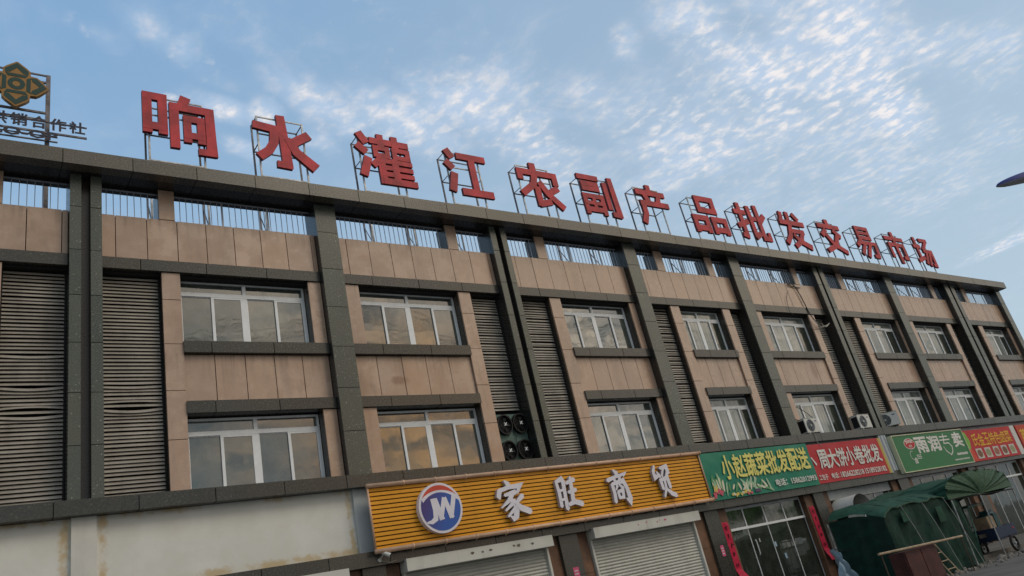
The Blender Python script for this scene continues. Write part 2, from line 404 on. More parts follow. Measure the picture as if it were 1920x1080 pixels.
# strokes: ribbon prism in the X-Z plane. pts = [(x, z, halfwidth)]
def ribbon(mb, pts, y, depth, rounded=False):
    n = len(pts); L = []; R_ = []
    for i, (x, z, w) in enumerate(pts):
        if i == 0: d = Vector((pts[1][0]-x, pts[1][1]-z))
        elif i == n-1: d = Vector((x-pts[i-1][0], z-pts[i-1][1]))
        else:
            d1 = Vector((x-pts[i-1][0], z-pts[i-1][1])).normalized(); d2 = Vector((pts[i+1][0]-x, pts[i+1][1]-z)).normalized()
            d = d1+d2
            if d.length < 1e-4: d = d1
            w = w/max(.55, d.length/2)
        d.normalize(); nn_ = Vector((-d.y, d.x))
        L.append((x+nn_.x*w, z+nn_.y*w)); R_.append((x-nn_.x*w, z-nn_.y*w))
    if rounded:
        x, z, w = pts[-1]; d = Vector((x-pts[-2][0], z-pts[-2][1])).normalized(); L.append((x+d.x*w*.8, z+d.y*w*.8))
        x, z, w = pts[0]; d = Vector((x-pts[1][0], z-pts[1][1])).normalized(); R_.insert(0, (x+d.x*w*.8, z+d.y*w*.8))
    # quads strip, front and back, plus rim
    m = min(len(L), len(R_))
    ring = L+R_[::-1]; k = len(ring)
    v = [(p[0], y, p[1]) for p in ring]+[(p[0], y+depth, p[1]) for p in ring]
    rim = [(i, (i+1) % k, k+(i+1) % k, k+i) for i in range(k)]
    if rounded or len(pts) > 2:
        # front as fan of quads along the ribbon
        f = []
        li = list(range(len(L))); ri = [k-1-j for j in range(len(R_))]
        if rounded:
            f.append((ri[0], li[0], ri[1]))
            for j in range(len(pts)-1): f.append((li[j], li[j+1], ri[j+2], ri[j+1]))
            f.append((li[-2], li[-1], ri[-1]))
        else:
            for j in range(len(pts)-1): f.append((li[j], li[j+1], ri[j+1], ri[j]))
        fb = [tuple(i+k for i in q) for q in f]
    else:
        f = [(0, 1, 2, 3)]; fb = [(4, 5, 6, 7)]
    mb.add(v, f, 0); mb.add(v, fb, 1); mb.add(v, rim, 1)
def glyph(mb, strokes, x0, z0, sx, sz, y, depth, rounded=False):
    for i, s in enumerate(strokes):
        pts = [(x0+p[0]/100*sx, z0+p[1]/100*sz, p[2]/100*(sx+sz)/2*(1.42 if rounded else 1)) for p in s]
        ribbon(mb, pts, y-.0016*i, depth, rounded)
def H(y, a, b, w): return [(a, y, w/2), (b, y, w/2)]
def V(x, a, b, w): return [(x, a, w/2), (x, b, w/2)]
def S(w, *p): return [(q[0], q[1], w/2) for q in p]
def BOXG(x0, x1, y0, y1, w, foot=0):
    return [V(x0+w/2, y1, y0-foot, w), V(x1-w/2, y1, y0-foot, w), H(y1-w/2, x0, x1, w), H(y0+w/2, x0, x1, w)]
GL = {
 '响': BOXG(0, 33, 34, 98, 12.5, 6)+[S(15, (59, 100), (53, 80)), V(42, 86, 8, 13), H(80, 36, 98, 13), [(91.5, 86, 6.5), (92, 30, 7), (92, 2, 8)], S(11, (98, 7), (73, 7))]+BOXG(54, 84, 27, 67, 11, 7),
 '水': [[(45, 100, 7), (48, 50, 7.5), (50, 3, 8)], S(12, (57, 7), (33, 8)), S(14, (0, 75), (42, 71)), S(14, (34, 74), (31, 46), (22, 30), (6, 16)), S(15, (90, 71), (56, 47)), [(53, 58, 5), (66, 34, 8), (96, 9, 9)]],
 '灌': [S(14, (8, 98), (20, 78)), S(14, (2, 73), (18, 59)), S(14, (8, 12), (20, 50)), H(85, 26, 97, 12), V(46, 100, 74, 12), V(72, 100, 74, 12)]+BOXG(30, 60, 52, 76, 9)+BOXG(64, 97, 52, 76, 9)+
       [S(12, (50, 58), (26, 34)), V(42, 46, 0, 13), H(46, 40, 98, 9), H(33, 40, 98, 9), H(20, 40, 98, 9), H(6, 40, 102, 12), V(66, 52, 6, 12)],
 '江': [S(15, (8, 97), (20, 80)), S(15, (3, 71), (18, 57)), S(15, (8, 8), (19, 48)), H(86, 30, 97, 14), V(63, 88, 8, 14), H(10, 29, 101, 15)],
 '农': [V(43, 102, 78, 15), H(79, 3, 97, 13), V(9, 85, 60, 13), V(91, 85, 56, 13), S(14, (45, 80), (36, 52), (5, 27)), V(43, 48, 4, 14), S(13, (40, 8), (70, 17)), S(13, (94, 51), (66, 35)), S(14, (50, 60), (66, 34), (98, 5))],
 '副': [H(93, 1, 57, 12)]+BOXG(7, 53, 60, 83, 11)+BOXG(3, 59, 10, 53, 11, 6)+[V(31, 50, 14, 9), H(31, 6, 56, 9), V(70, 86, 20, 12), [(88, 100, 6.5), (91, 4, 7.5)], S(12, (96, 8), (72, 10))],
 '产': [V(48, 102, 80, 14), H(81, 6, 94, 13), S(13, (30, 77), (40, 56)), S(13, (74, 77), (66, 56)), H(54, 12, 99, 13), S(14, (20, 58), (20, 28), (8, 2))],
 '品': BOXG(22, 78, 55, 99, 13)+BOXG(0, 46, 6, 46, 13, 5)+BOXG(53, 100, 6, 46, 13, 5),
 '批': [V(19, 102, 8, 13), S(12, (24, 8), (6, 13)), H(76, 0, 37, 12), S(13, (0, 36), (38, 52)), V(50, 97, 8, 13), H(62, 48, 68, 11), S(13, (47, 8), (68, 22)), V(76, 102, 10, 13), S(13, (70, 9), (99, 9)), V(95, 8, 27, 10), S(13, (99, 76), (76, 52))],
 '发': [S(13, (20, 100), (14, 70)), H(70, 5, 97, 13), S(13, (44, 102), (40, 62), (28, 30), (7, 6)), S(13, (64, 99), (80, 80)), H(46, 38, 86, 12), S(13, (81, 48), (62, 18), (34, 0)), [(42, 36, 5), (60, 17, 7), (97, 2, 8)]],
 '交': [V(49, 102, 80, 15), H(80, 3, 97, 13), S(14, (33, 70), (10, 49)), S(14, (64, 71), (90, 51)), S(14, (76, 56), (54, 22), (10, 3)), S(14, (27, 54), (48, 24), (96, 4))],
 '易': BOXG(18, 82, 58, 100, 11)+[H(79, 20, 80, 9), S(12, (30, 60), (3, 34)), H(47, 18, 95, 11), [(90, 50, 6), (86, 6, 7)], S(11, (90, 6), (66, 7)), S(12, (43, 48), (12, 8)), S(12, (66, 48), (36, 1))],
 '市': [V(49, 102, 78, 14), H(79, 1, 99, 12), H(59, 9, 92, 12), V(15, 62, 15, 12), V(86, 62, 12, 12), S(11, (91, 15), (69, 17)), V(50, 82, -3, 14)],
 '场': [V(19, 100, 22, 12), H(68, 0, 39, 12), S(13, (-2, 16), (41, 31)), H(92, 46, 92, 12), S(12, (86, 92), (48, 56)), H(54, 46, 98, 12), [(92, 57, 6), (89, 5, 7)], S(11, (95, 5), (74, 7)), S(11, (65, 54), (40, 8)), S(11, (81, 52), (56, 3))],
}
BR = {
 '家': [[(38, 102, 2), (47, 94, 5), (50, 84, 5)], [(16, 78, 5), (10, 62, 5), (13, 56, 2)], [(14, 77, 4), (48, 84, 4), (88, 86, 6), (74, 66, 2)], [(30, 64, 3), (68, 70, 5)], [(58, 68, 5), (40, 48, 4), (12, 32, 1)],
        [(40, 52, 3), (56, 46, 5), (62, 28, 6), (54, 6, 6), (44, 0, 4), (34, 10, 1)], [(54, 42, 4), (24, 24, 2)], [(60, 30, 4), (28, 8, 2)], [(88, 58, 5), (62, 40, 3)], [(60, 42, 3), (76, 26, 6), (104, 14, 6)]],
 '旺': [[(8, 90, 4), (12, 52, 5), (10, 8, 5)], [(8, 88, 4), (34, 96, 6), (40, 86, 6), (36, 40, 5), (34, -2, 6)], [(14, 58, 3), (36, 60, 3)], [(12, 28, 3), (36, 30, 3)], [(52, 80, 4), (92, 90, 6)], [(54, 50, 4), (90, 56, 5)], [(76, 98, 4), (72, 60, 6), (66, 14, 6)], [(42, 10, 4), (72, 18, 6), (106, 8, 7)]],
 '商': [[(42, 104, 2), (54, 94, 6), (56, 84, 5)], [(6, 72, 5), (40, 80, 4), (92, 88, 6), (84, 80, 2)], [(36, 74, 4), (44, 62, 4)], [(66, 80, 4), (54, 62, 3)], [(22, 58, 5), (24, 28, 5), (20, 0, 5)], [(22, 58, 4), (76, 66, 6), (86, 40, 6), (90, 8, 7), (84, -6, 6), (70, 8, 1)], [(44, 52, 4), (34, 38, 2)], [(54, 54, 3), (68, 42, 4)], [(40, 32, 4), (42, 10, 4)], [(40, 32, 3), (64, 36, 5), (60, 12, 4), (42, 12, 3)]],
 '贸': [[(22, 104, 3), (10, 84, 5), (12, 64, 6), (38, 70, 3)], [(28, 82, 3), (40, 66, 5)], [(50, 94, 4), (86, 98, 6), (88, 78, 6), (70, 64, 2)], [(66, 92, 4), (50, 66, 3)], [(36, 56, 5), (40, 24, 5)], [(36, 54, 4), (76, 60, 6), (80, 26, 5)], [(58, 50, 4), (56, 26, 4), (36, -2, 3)], [(60, 20, 4), (78, 6, 6), (100, -2, 6)]],
}

# printed lettering from the built-in font, thickened with strips along its outline
def text_geo(s, bold=.0):
    c = bpy.data.curves.new('tmp', 'FONT'); c.body = s; c.size = 1; c.resolution_u = 2
    o = bpy.data.objects.new('tmp', c); COL.objects.link(o)
    bpy.context.view_layer.update()
    dg = bpy.context.evaluated_depsgraph_get()
    me = bpy.data.meshes.new_from_object(o.evaluated_get(dg))
    bpy.data.objects.remove(o)
    v = np.array([p.co[:] for p in me.vertices]); fs = [tuple(p.vertices) for p in me.polygons]
    cnt = {}
    for p in me.polygons:
        for e in p.edge_keys: cnt[e] = cnt.get(e, 0)+1
    be = [e for e, k in cnt.items() if k == 1]
    bpy.data.meshes.remove(me)
    return v, fs, be
def text_obj(name, s, x, z, w, h, y, m, parent, bold=.03):
    v, fs, be = text_geo(s)
    lo = v.min(0); hi = v.max(0); sx = w/(hi[0]-lo[0]); sz = h/(hi[1]-lo[1])
    def T(p): return (x+(p[0]-lo[0])*sx, z+(p[1]-lo[1])*sz)
    mb = MB()
    mb.add([(T(p)[0], y, T(p)[1]) for p in v], fs)
    if bold:
        k = 0
        for a, b in be:
            pa = v[a][:2]; pb = v[b][:2]; d = pb-pa; L = np.linalg.norm(d)
            if L < 1e-5: continue
            d = d/L; n = np.array([-d[1], d[0]])*bold/2; e = d*bold/2*.8
            q = [pa-e+n, pb+e+n, pb+e-n, pa-e-n]
            k += 1; yy = y-.0004-.00013*(k % 17)
            mb.add([(T(p)[0], yy, T(p)[1]) for p in q], [(0, 1, 2, 3)])
    return mb.build(name, m, parent)

# ================================================================== ground
g = MB(); g.add([(-300, -300, 0), (600, -300, 0), (600, 500, 0), (-300, 500, 0)], [(0, 1, 2, 3)])
struct(g.build('road', ASPH))
p = MB(); p.box(-12, 60, -3.35, .3, -.2, .12)
struct(p.build('pavement', PAVE))
mb = MB()
for i in range(60):
    mb.box(-12+i*1.2+.01, -12+(i+1)*1.2-.01, -3.50, -3.36, -.2, .135)
tag(mb.build('kerb', PAVE), kind='structure')

# ================================================================== building
BLD = thing('market_building', 'three storey market building clad in tan stone and dark green granite', 'building', (24, 0, 0))
XA, XE = -10.0, 52.3
ZL0, ZL1 = 5.33, 5.64
core = MB()
core.box(XA, XE, .72, 14, 0, 11.9)
core.box(XA, XE, .36, .72, 11.0, 12.50)
core.build('wall', G_BACK, BLD)
rf = MB(); rf.box(XA, XE, .72, 14, 11.9, 11.95); rf.build('roof', ROOF, BLD)

def span(a, b, L, phase=0.0):
    """cut points of a run a..b into pieces of length L with joints at phase + k L"""
    k = math.ceil((a-phase)/L+.15); out = [a]
    while phase+k*L < b-.12: out.append(phase+k*L); k += 1
    return list(zip(out, out[1:]+[b]))
GAP = .009
def run(name, a, b, L, phase, y0, y1, z0, z1, m, parent=BLD, gap=GAP, jit=.003):
    for (p0, p1) in span(a, b, L, phase):
        j = RND.uniform(-jit, jit)
        box(name, p0+gap, p1-gap, y0+j, y1, z0, z1, m, parent)

# ---- pilasters: (x0, x1, recess partner)
ZTOP = 13.43
ZJ = [12.528-1.15*i for i in range(6)]        # slab joints, top to bottom
PIL = [(-3.93, -3.33), (8.09, 8.70), (20.11, 20.72), (26.23, 26.86), (38.66, 39.32), (51.69, 52.28)]
DBL = [(2.05, 2.285, 2.48, 2.716), (14.075, 14.30, 14.51, 14.725), (32.35, 32.66, 32.82, 33.16), (45.10, 45.58, 45.80, 46.21), (-9.97, -9.73, -9.5, -9.27)]
def strip(x0, x1):
    zs = [ZTOP]+ZJ+[ZL1+.002]
    box('pilaster_core', x0+.012, x1-.012, .012, .051, ZL1, ZTOP-.01, G_BACK, BLD)
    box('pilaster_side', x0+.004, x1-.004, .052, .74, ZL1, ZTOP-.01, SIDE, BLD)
    for a, b in zip(zs[:-1], zs[1:]):
        j = RND.uniform(-.003, .003)
        box('granite_slab', x0, x1, j, .05, b+.008, a-.008, G_PIL, BLD)
for x0, x1 in PIL: strip(x0, x1)
for a, b, c, d in DBL:
    strip(a, b); strip(c, d)
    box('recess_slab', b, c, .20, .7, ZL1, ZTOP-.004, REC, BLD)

# ---- cornice
CY = -.42
box('cornice_core', XA, 52.38, CY+.03, .58, 13.445, 13.76, G_BACK, BLD)
for (a, b) in span(XA, 52.42, 1.492, 1.85):
    j = RND.uniform(-.002, .002)
    box('cornice_block', a+GAP, b-GAP, CY+j, CY+.30, 13.43, 13.785, G_CORN, BLD)
    box('soffit_slab', a+GAP, b-GAP, CY+.303, .60, 13.434, 13.444, SOFF, BLD)
box('cornice_cap', XA, 52.40, CY+.01, .62, 13.79, 13.83, G_CORN, BLD)

# ---- ledges
box('ledge_core', XA, 52.3, -.10, .73, ZL0+.01, ZL1-.01, G_BACK, BLD)
run('ledge_block', XA, 52.36, 1.535, 1.80, -.13, .30, ZL0, ZL1, G_BAND)
box('lower_ledge_core', XA, 52.3, -.12, .5, 3.47, 3.77, G_BACK, BLD)
run('lower_ledge_block', XA, 52.36, 1.535, 1.10, -.15, .16, 3.45, 3.785, G_BAND)
# sign zone wall
box('sign_zone_wall', 8.5, 52.2, .12, .3, 3.79, 5.325, GREYP, BLD)
wz = MB(); wz.box(XA, 8.13, .15, .4, 3.79, 5.325); wz.build('plaster_wall', PLASTER, BLD)
box('plaster_column', 2.13, 2.58, .06, .16, 3.79, 5.325, PLASTC, BLD)
box('plaster_column', 8.13, 8.50, .06, .40, 3.79, 5.325, GREYP, BLD)

# ---- bays:  kind L = louver, P = pier, W = window, T = narrow strip ; given by cut positions
BAYS = [
 dict(n='z', pil=(-9.27, -3.93), lou=[(-9.27, -7.9)], pier=[(-7.9, -7.45)], win=(-7.45, -4.3), strip=[(-4.3, -3.93)]),
 dict(n='y', pil=(-3.33, 2.05), lou=[(.80, 2.05)], pier=[(.35, .80)], win=(-2.95, .35), strip=[(-3.33, -2.95)]),
 dict(n='A', pil=(2.716, 8.09), lou=[(2.716, 4.03)], pier=[(4.03, 4.47)], win=(4.47, 7.72), strip=[(7.72, 8.09)]),
 dict(n='B', pil=(8.70, 14.075), lou=[(12.97, 14.075)], pier=[(12.52, 12.97)], win=(9.22, 12.52), strip=[(8.70, 9.22)]),
 dict(n='C', pil=(14.725, 20.11), lou=[(14.725, 16.12)], pier=[(16.12, 16.60)], win=(16.60, 19.81), strip=[(19.81, 20.11)]),
 dict(n='D', pil=(20.72, 26.23), lou=[(20.72, 21.99), (25.49, 26.23)], pier=[(21.99, 22.49), (25.02, 25.49)], win=(22.49, 25.02), strip=[]),
 dict(n='E', pil=(26.86, 32.35), lou=[(31.40, 32.35)], pier=[(30.95, 31.40)], win=(27.56, 30.95), strip=[(26.86, 27.56)]),
 dict(n='F', pil=(33.16, 38.66), lou=[(33.16, 34.70)], pier=[(34.70, 35.19)], win=(35.19, 38.50), strip=[(38.50, 38.66)]),
 dict(n='G', pil=(39.32, 45.10), lou=[(44.30, 45.10)], pier=[(43.82, 44.30)], win=(40.19, 43.82), strip=[(39.32, 40.19)]),
 dict(n='H', pil=(46.21, 51.69), lou=[(46.21, 47.65)], pier=[(47.65, 48.17)], win=(48.17, 51.41), strip=[(51.41, 51.69)]),
]
PY = .25
slat_count = 0
rest_slats = MB()
FAN_BAY = 'B'
sag_rows = {('y', 0): {22: -.5, 30: -.8, 31: -.4, 35: .5, 37: -.7}, ('A', 0): {29: -.25, 30: -.45, 34: .3, 36: -.9, 37: -.4}, ('C', 0): {50: -.5},
            ('E', 0): {17: -.7, 23: .6}, ('G', 0): {12: -1.2, 13: -.8, 20: -1.4, 21: .8, 26: -1, 48: -1.6, 49: 1.2, 54: -1.5}, ('H', 0): {14: -1.2, 50: 1.2, 52: -1.6}, ('F', 0): {20: -.3}}
def slat_mesh(mb, x0, x1, z, y, sag, ox=0, oz=0):
    n = 1 if not sag else 7
    prof = [(y, -.026), (y+.012, -.030), (y+.055, .040), (y+.043, .044)]
    v = []
    for i in range(n+1):
        t = i/n; dzz = sag*.066*math.sin(math.pi*t) if sag else 0; tw = -abs(sag)*.03*math.sin(math.pi*t) if sag else 0
        for (yy, zz) in prof: v.append((x0+(x1-x0)*t-ox, yy+tw, z+zz+dzz-oz))
    f = []
    for i in range(n):
        for j in range(4): f.append((i*4+j, i*4+(j+1) % 4, (i+1)*4+(j+1) % 4, (i+1)*4+j))
    f += [(0, 1, 2, 3), (n*4+3, n*4+2, n*4+1, n*4)]
    mb.add(v, f)
def bay_panels(a, b):
    """vertical joints at .70 pitch, centred like the photograph"""
    w = .703; n = int((b-a)//w); r = (b-a)-n*w
    first = r*.72 if r > .3 else r
    xs = [a]+[a+first+i*w for i in range(n+1) if a+first+i*w < b-.1]+[b]
    return list(zip(xs[:-1], xs[1:]))
def tanbox(x0, x1, z0, z1, y=PY, th=.30):
    j = RND.uniform(-.003, .003)
    box('stone_panel', x0+.0095, x1-.0095, y+j, y+th, z0+.008, z1-.008, TAN, BLD)

LOUVER_ORDER = ['A', 'y', 'B', 'C', 'D']
def window(parent, x0, x1, z0, z1, y, n, mats):
    fr = MB(); fw = .055; d = .07
    fr.box(x0, x1, y-d, y, z0, z0+.05); fr.box(x0, x1, y-d, y, z1-fw, z1)
    fr.box(x0, x0+fw, y-d, y, z0+.05, z1-fw); fr.box(x1-fw, x1, y-d, y, z0+.05, z1-fw)
    zt = z1-.42; xm = (x0+x1)/2
    fr.box(x0+fw, x1-fw, y-d-.012, y, zt, zt+.105)
    fr.box(xm-.045, xm+.045, y-d-.006, y, zt+.105, z1-fw)
    fr.box(xm-.06, xm+.06, y-d-.006, y, z0+.05, zt)
    w = fr.build('window', ALU, parent)
    gp = [box('pane', x0+fw, xm-.045, y-.035, y-.025, zt+.105, z1-fw, mats[0], w), box('pane', xm+.045, x1-fw, y-.035, y-.025, zt+.105, z1-fw, mats[0], w)]
    for h, (a, b) in enumerate(((x0+fw, xm-.06), (xm+.06, x1-fw))):
        mid = (a+b)/2
        for k, (c, e, yy) in enumerate(((a, mid+.035, y-.030), (mid-.035, b, y-.058))):
            s = MB(); sw = .05 if k else .022
            s.box(c, c+(.07 if k else .022), yy-.02, yy+.012, z0+.05, zt); s.box(e-(sw if k else .06), e, yy-.02, yy+.012, z0+.05, zt)
            s.box(c+.02, e-.02, yy-.018, yy+.012, zt-sw, zt); s.box(c+.02, e-.02, yy-.018, yy+.012, z0+.05, z0+.05+.03)
            so_ = s.build('sash', ALU, w)
            mg = mats[1+(2*h+k) % (len(mats)-1)]
            box('pane', c+.02, e-.03, yy-.004, yy+.004, z0+.08, zt-.02, mg, w)
    return w

for B in BAYS:
    a, b = B['pil']
    # parapet panels
    for (p0, p1) in bay_panels(a, b): tanbox(p0, p1, 11.37, 12.545)
    # opening posts, reveals
    for (p0, p1) in B['pier']:
        tanbox(p0, p1-.05, 12.55, 13.425, PY, .05)
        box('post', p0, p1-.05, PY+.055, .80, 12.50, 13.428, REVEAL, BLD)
    box('opening_lintel', a, b, .42, .61, 13.36, 13.432, SOFF, BLD)
    box('opening_sill', a, b, .36, .78, 12.47, 12.535, G_BAND, BLD)
    # railing in each opening
    cuts = [a]+[v for (p0, p1) in B['pier'] for v in (p0, p1-.05)]+[b]
    cuts = sorted(cuts)
    for o0, o1 in zip(cuts[0::2], cuts[1::2]):
        if B['n'] == 'z': continue
        rl = MB(); rl.box(o0, o1, .385, .415, 13.33, 13.36); rl.box(o0, o1, .385, .415, 12.56, 12.59)
        nm = max(0, int((o1-o0)/1.45))
        for i in range(1, nm+1):
            xm = o0+(o1-o0)*i/(nm+1); rl.box(xm-.022, xm+.022, .38, .42, 12.59, 13.33)
        ro = rl.build('railing', BAR, BLD)
        k = 1
        while o0+.157*k < o1-.06:
            xb = o0+.157*k; k += 1
            if any(abs(xb-(o0+(o1-o0)*i/(nm+1))) < .05 for i in range(1, nm+1)): continue
            box('bar', xb-.0075, xb+.0075, .391, .409, 12.59, 13.33, BAR, ro, rot=(0, RND.uniform(-.006, .006), 0))
    # bands
    run('lintel_block', a, b, 1.52, 2.05, .20, .40, 11.065, 11.36, G_BAND)
    w0, w1 = B['win']
    if B['n'] in 'BEG' : s0, s1 = a, w1+.02
    elif B['n'] in 'D': s0, s1 = w0-.02, w1+.02
    elif B['n'] == 'y': s0, s1 = a, w1
    else: s0, s1 = w0-.02, b
    for (z0, z1) in ((8.95, 9.245), (7.455, 7.745)):
        run('sill_block', s0, s1, 1.52, 2.05, .19, .62, z0, z1, G_BAND)
    # spandrel between the sills
    n = 5 if (s1-s0) > 3 else 4
    wd = (s1-s0)/n
    for i in range(n): tanbox(s0+i*wd, s0+(i+1)*wd, 7.75, 8.945, .33, .25)
    box('spandrel_core', s0, s1, .36, .73, 7.46, 9.24, G_BACK, BLD)
    # piers in slabs
    for (p0, p1) in B['pier']:
        zz = [11.06]+[10.33, 9.18, 8.02, 6.86]+[ZL1]
        for z1_, z0_ in zip(zz[:-1], zz[1:]): tanbox(p0, p1, z0_, z1_, PY, .06)
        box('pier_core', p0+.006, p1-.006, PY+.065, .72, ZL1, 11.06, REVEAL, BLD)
    for (p0, p1) in B['strip']:
        for (z0_, z1_) in ((9.25, 11.06), (ZL1, 7.45)):
            tanbox(p0, p1, z0_, z1_, PY, .05)
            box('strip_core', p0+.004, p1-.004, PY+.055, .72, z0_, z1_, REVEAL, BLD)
    # windows
    far = B['n'] in 'DEFGH'
    for lv, (z0_, z1_) in enumerate(((9.25, 11.02), (ZL1, 7.42))):
        if B['n'] == 'z': continue
        ms = [GLASS, GLASS, GLASS, GLASS, GLASS]
        if B['n'] in 'DEFGH': ms = [CURT, CURT, CURT, CURT, GLASSD]  # rightmost pane darker: the reveal's dark reflection is put into its glass colour
        if B['n'] == 'H' and lv == 0: ms = [CURT, GLASSD, CURT, CURT, GLASSD]
        window(BLD, w0+.01, w1-.01, z0_, z1_, .64, B['n'], ms)
        box('window_back', w0, w1, .66, .70, z0_, 11.06 if lv == 0 else 7.45, G_BACK, BLD)
    # louvers
    for li, (l0, l1) in enumerate(B['lou']):
        if B['n'] == 'z': continue
        zb = 7.16 if B['n'] == FAN_BAY else ZL1+.03
        lm = MB(); lm.box(l0, l1, .60, .66, zb-.03, 11.06)
        lm.box(l0, l0+.03, .46, .60, zb, 11.02, 1); lm.box(l1-.035, l1, .46, .60, zb, 11.02, 1); lm.box(l0, l1, .455, .60, zb-.03, zb+.0, 1)
        lo = lm.build('louver', [SLATB, G_BACK], BLD)
        own = B['n'] in LOUVER_ORDER and not (B['n'] == 'D' and li == 1)
        straight = None
        rows = int((10.93-zb)/.0905)
        for k in range(rows):
            z = 10.93-.0905*k
            sag = sag_rows.get((B['n'], li), {}).get(k, 0)
            if own and slat_count < 300:
                slat_count += 1
                if sag or straight is None:
                    m1 = MB(); slat_mesh(m1, l0+.03, l1-.035, 0, .48, sag)
                    so_ = m1.build('slat', SLAT, lo)
                    if not sag: straight = so_.data
                else:
                    so_ = bpy.data.objects.new('slat', straight); link(so_, lo)
                so_.location = (0, RND.uniform(-.004, .004), z+RND.uniform(-.005, .005))
                so_.rotation_euler = (0, RND.uniform(-.0012, .0012), 0)
            else:
                slat_mesh(rest_slats, l0+.03, l1-.035, z+RND.uniform(-.006, .006), .48, sag)
tag(rest_slats.build('slats', SLAT, BLD), kind='stuff').name = 'slat_rows'

# ---- ground floor
def pillar(x0, x1, m, z1=3.45, y=.0):
    zs = [z1, 2.35, 1.18, 0.12]
    for a, b in zip(zs[:-1], zs[1:]): box('pillar_slab', x0+.004, x1-.004, y+RND.uniform(-.002, .002), .5, b+.005, a-.005, m, BLD)
    box('pillar_core', x0+.02, x1-.02, y+.02, .5, .12, z1, G_BACK, BLD)
GP = [(2.05, 2.72), (8.09, 8.70), (14.02, 14.69), (20.12, 20.80), (26.23, 26.86), (32.35, 33.16), (38.66, 39.32), (45.1, 46.2), (51.69, 52.28), (-3.93, -3.33)]
for x0, x1 in GP: pillar(x0, x1, G_BAND)
for x0, x1 in ((2.72, 3.05), (7.7, 8.09), (8.70, 9.10), (13.62, 14.02), (14.70, 15.12), (19.62, 20.12), (20.80, 21.30), (25.75, 26.23), (26.86, 27.3), (31.9, 32.35), (33.16, 33.6), (38.2, 38.66), (39.32, 39.8), (44.6, 45.1), (46.2, 46.6), (51.2, 51.69)):
    pillar(x0, x1, BROWN, 3.45, .10)
def shutter(x0, x1, seed):
    r = random.Random(seed)
    bx = MB()
    bx.box(x0, x1, -.25, .12, 3.20, 3.49)
    s = bx.build('shutter_box', SHUTB, BLD)
    box('shutter_guide', x0+.02, x0+.09, .02, .14, .12, 3.2, SHUTB, BLD); box('shutter_guide', x1-.09, x1-.02, .02, .14, .12, 3.2, SHUTB, BLD)
    z = 3.16; sh = MB(); sh.box(x0+.09, x1-.09, .13, .15, .12, 3.2)
    so_ = sh.build('roller_shutter', SHUT, BLD)
    k = 0; me = None
    while z > .2:
        if me is None:
            m1 = MB(); n = 5; vs = []
            for i in range(n+1):
                t = i/n; vs += [(x0+.09, .125-.028*math.sin(math.pi*t), .040-.082*t), (x1-.09, .125-.028*math.sin(math.pi*t), .040-.082*t)]
            m1.add(vs, [(2*i, 2*i+1, 2*i+3, 2*i+2) for i in range(n)])
            o = m1.build('shutter_slat', SHUT, so_, smooth=True); me = o.data
        else:
            o = bpy.data.objects.new('shutter_slat', me); link(o, so_)
        o.location = (0, 0, z); z -= .088
shutter(9.13, 13.62, 1); shutter(15.13, 19.62, 2); shutter(3.08, 7.66, 3)
# scuffs and torn stickers on the second shutter box are thin paper scraps
for (x, z, m) in ((16.9, 3.37, PINK), (17.25, 3.40, PINK), (17.7, 3.36, PINK), (17.82, 3.40, PINK), (18.05, 3.38, PINK), (11.0, 3.36, G_CORN), (11.3, 3.35, G_CORN), (11.55, 3.37, G_CORN), (12.3, 3.37, G_CORN), (12.45, 3.36, G_CORN), (12.9, 3.35, G_CORN)):
    s = MB(); k = 7; w = RND.uniform(.03, .09)
    v = [(x+math.cos(6.283*i/k)*w*RND.uniform(.4, 1), -.2535, z+math.sin(6.283*i/k)*w*.6*RND.uniform(.4, 1)) for i in range(k)]
    s.add(v, [tuple(range(k))]); s.build('paper_scrap', m, BLD)
# glazed shop fronts
def shopfront(x0, x1, nv):
    f = MB(); y = .34
    f.box(x0, x1, y-.04, y+.03, 3.36, 3.45); f.box(x0, x1, y-.05, y+.03, 2.70, 2.78)
    for i in range(nv+1):
        x = x0+(x1-x0)*i/nv; f.box(x-.012, x+.012, y-.02, y+.02, .12, 2.70); f.box(x-.025, x+.025, y-.03, y+.03, 2.78, 3.36)
    fo = f.build('shopfront', ALU if nv == 4 else STEELL, BLD)
    for i in range(nv):
        a = x0+(x1-x0)*i/nv+.025; b = x0+(x1-x0)*(i+1)/nv-.025
        for (z0, z1) in ((.12, 2.70), (2.78, 3.36)):
            box('pane', a, b, y-.005, y+.005, z0, z1, GLASSD, fo)
shopfront(21.3, 25.75, 4); shopfront(27.3, 31.9, 4); shopfront(33.6, 38.2, 4); shopfront(39.8, 44.6, 4); shopfront(46.6, 51.2, 4)
for (x, z, w_, h_, m) in ((23.55, 1.95, .10, .16, plain('pale_blue_sticker', (.35, .5, .62))), (22.8, 2.2, .05, .12, WHITE), (23.9, 1.5, .10, .18, plain('pale_blue_sticker', (.35, .5, .62)))):
    box('sticker', x, x+w_, .312, .316, z, z+h_, m, BLD)
# door handle loop
h = MB(); h.path([(22.55, .27, 1.8), (22.55, .24, 1.85), (22.55, .24, 2.25), (22.55, .27, 2.3)], .018); h.build('door_handle', ALU, BLD)
# hanging plaster arc and boxes over the third shop
box('shop_fascia', 27.3, 31.9, .2, .3, 3.1, 3.44, GREYP, BLD)

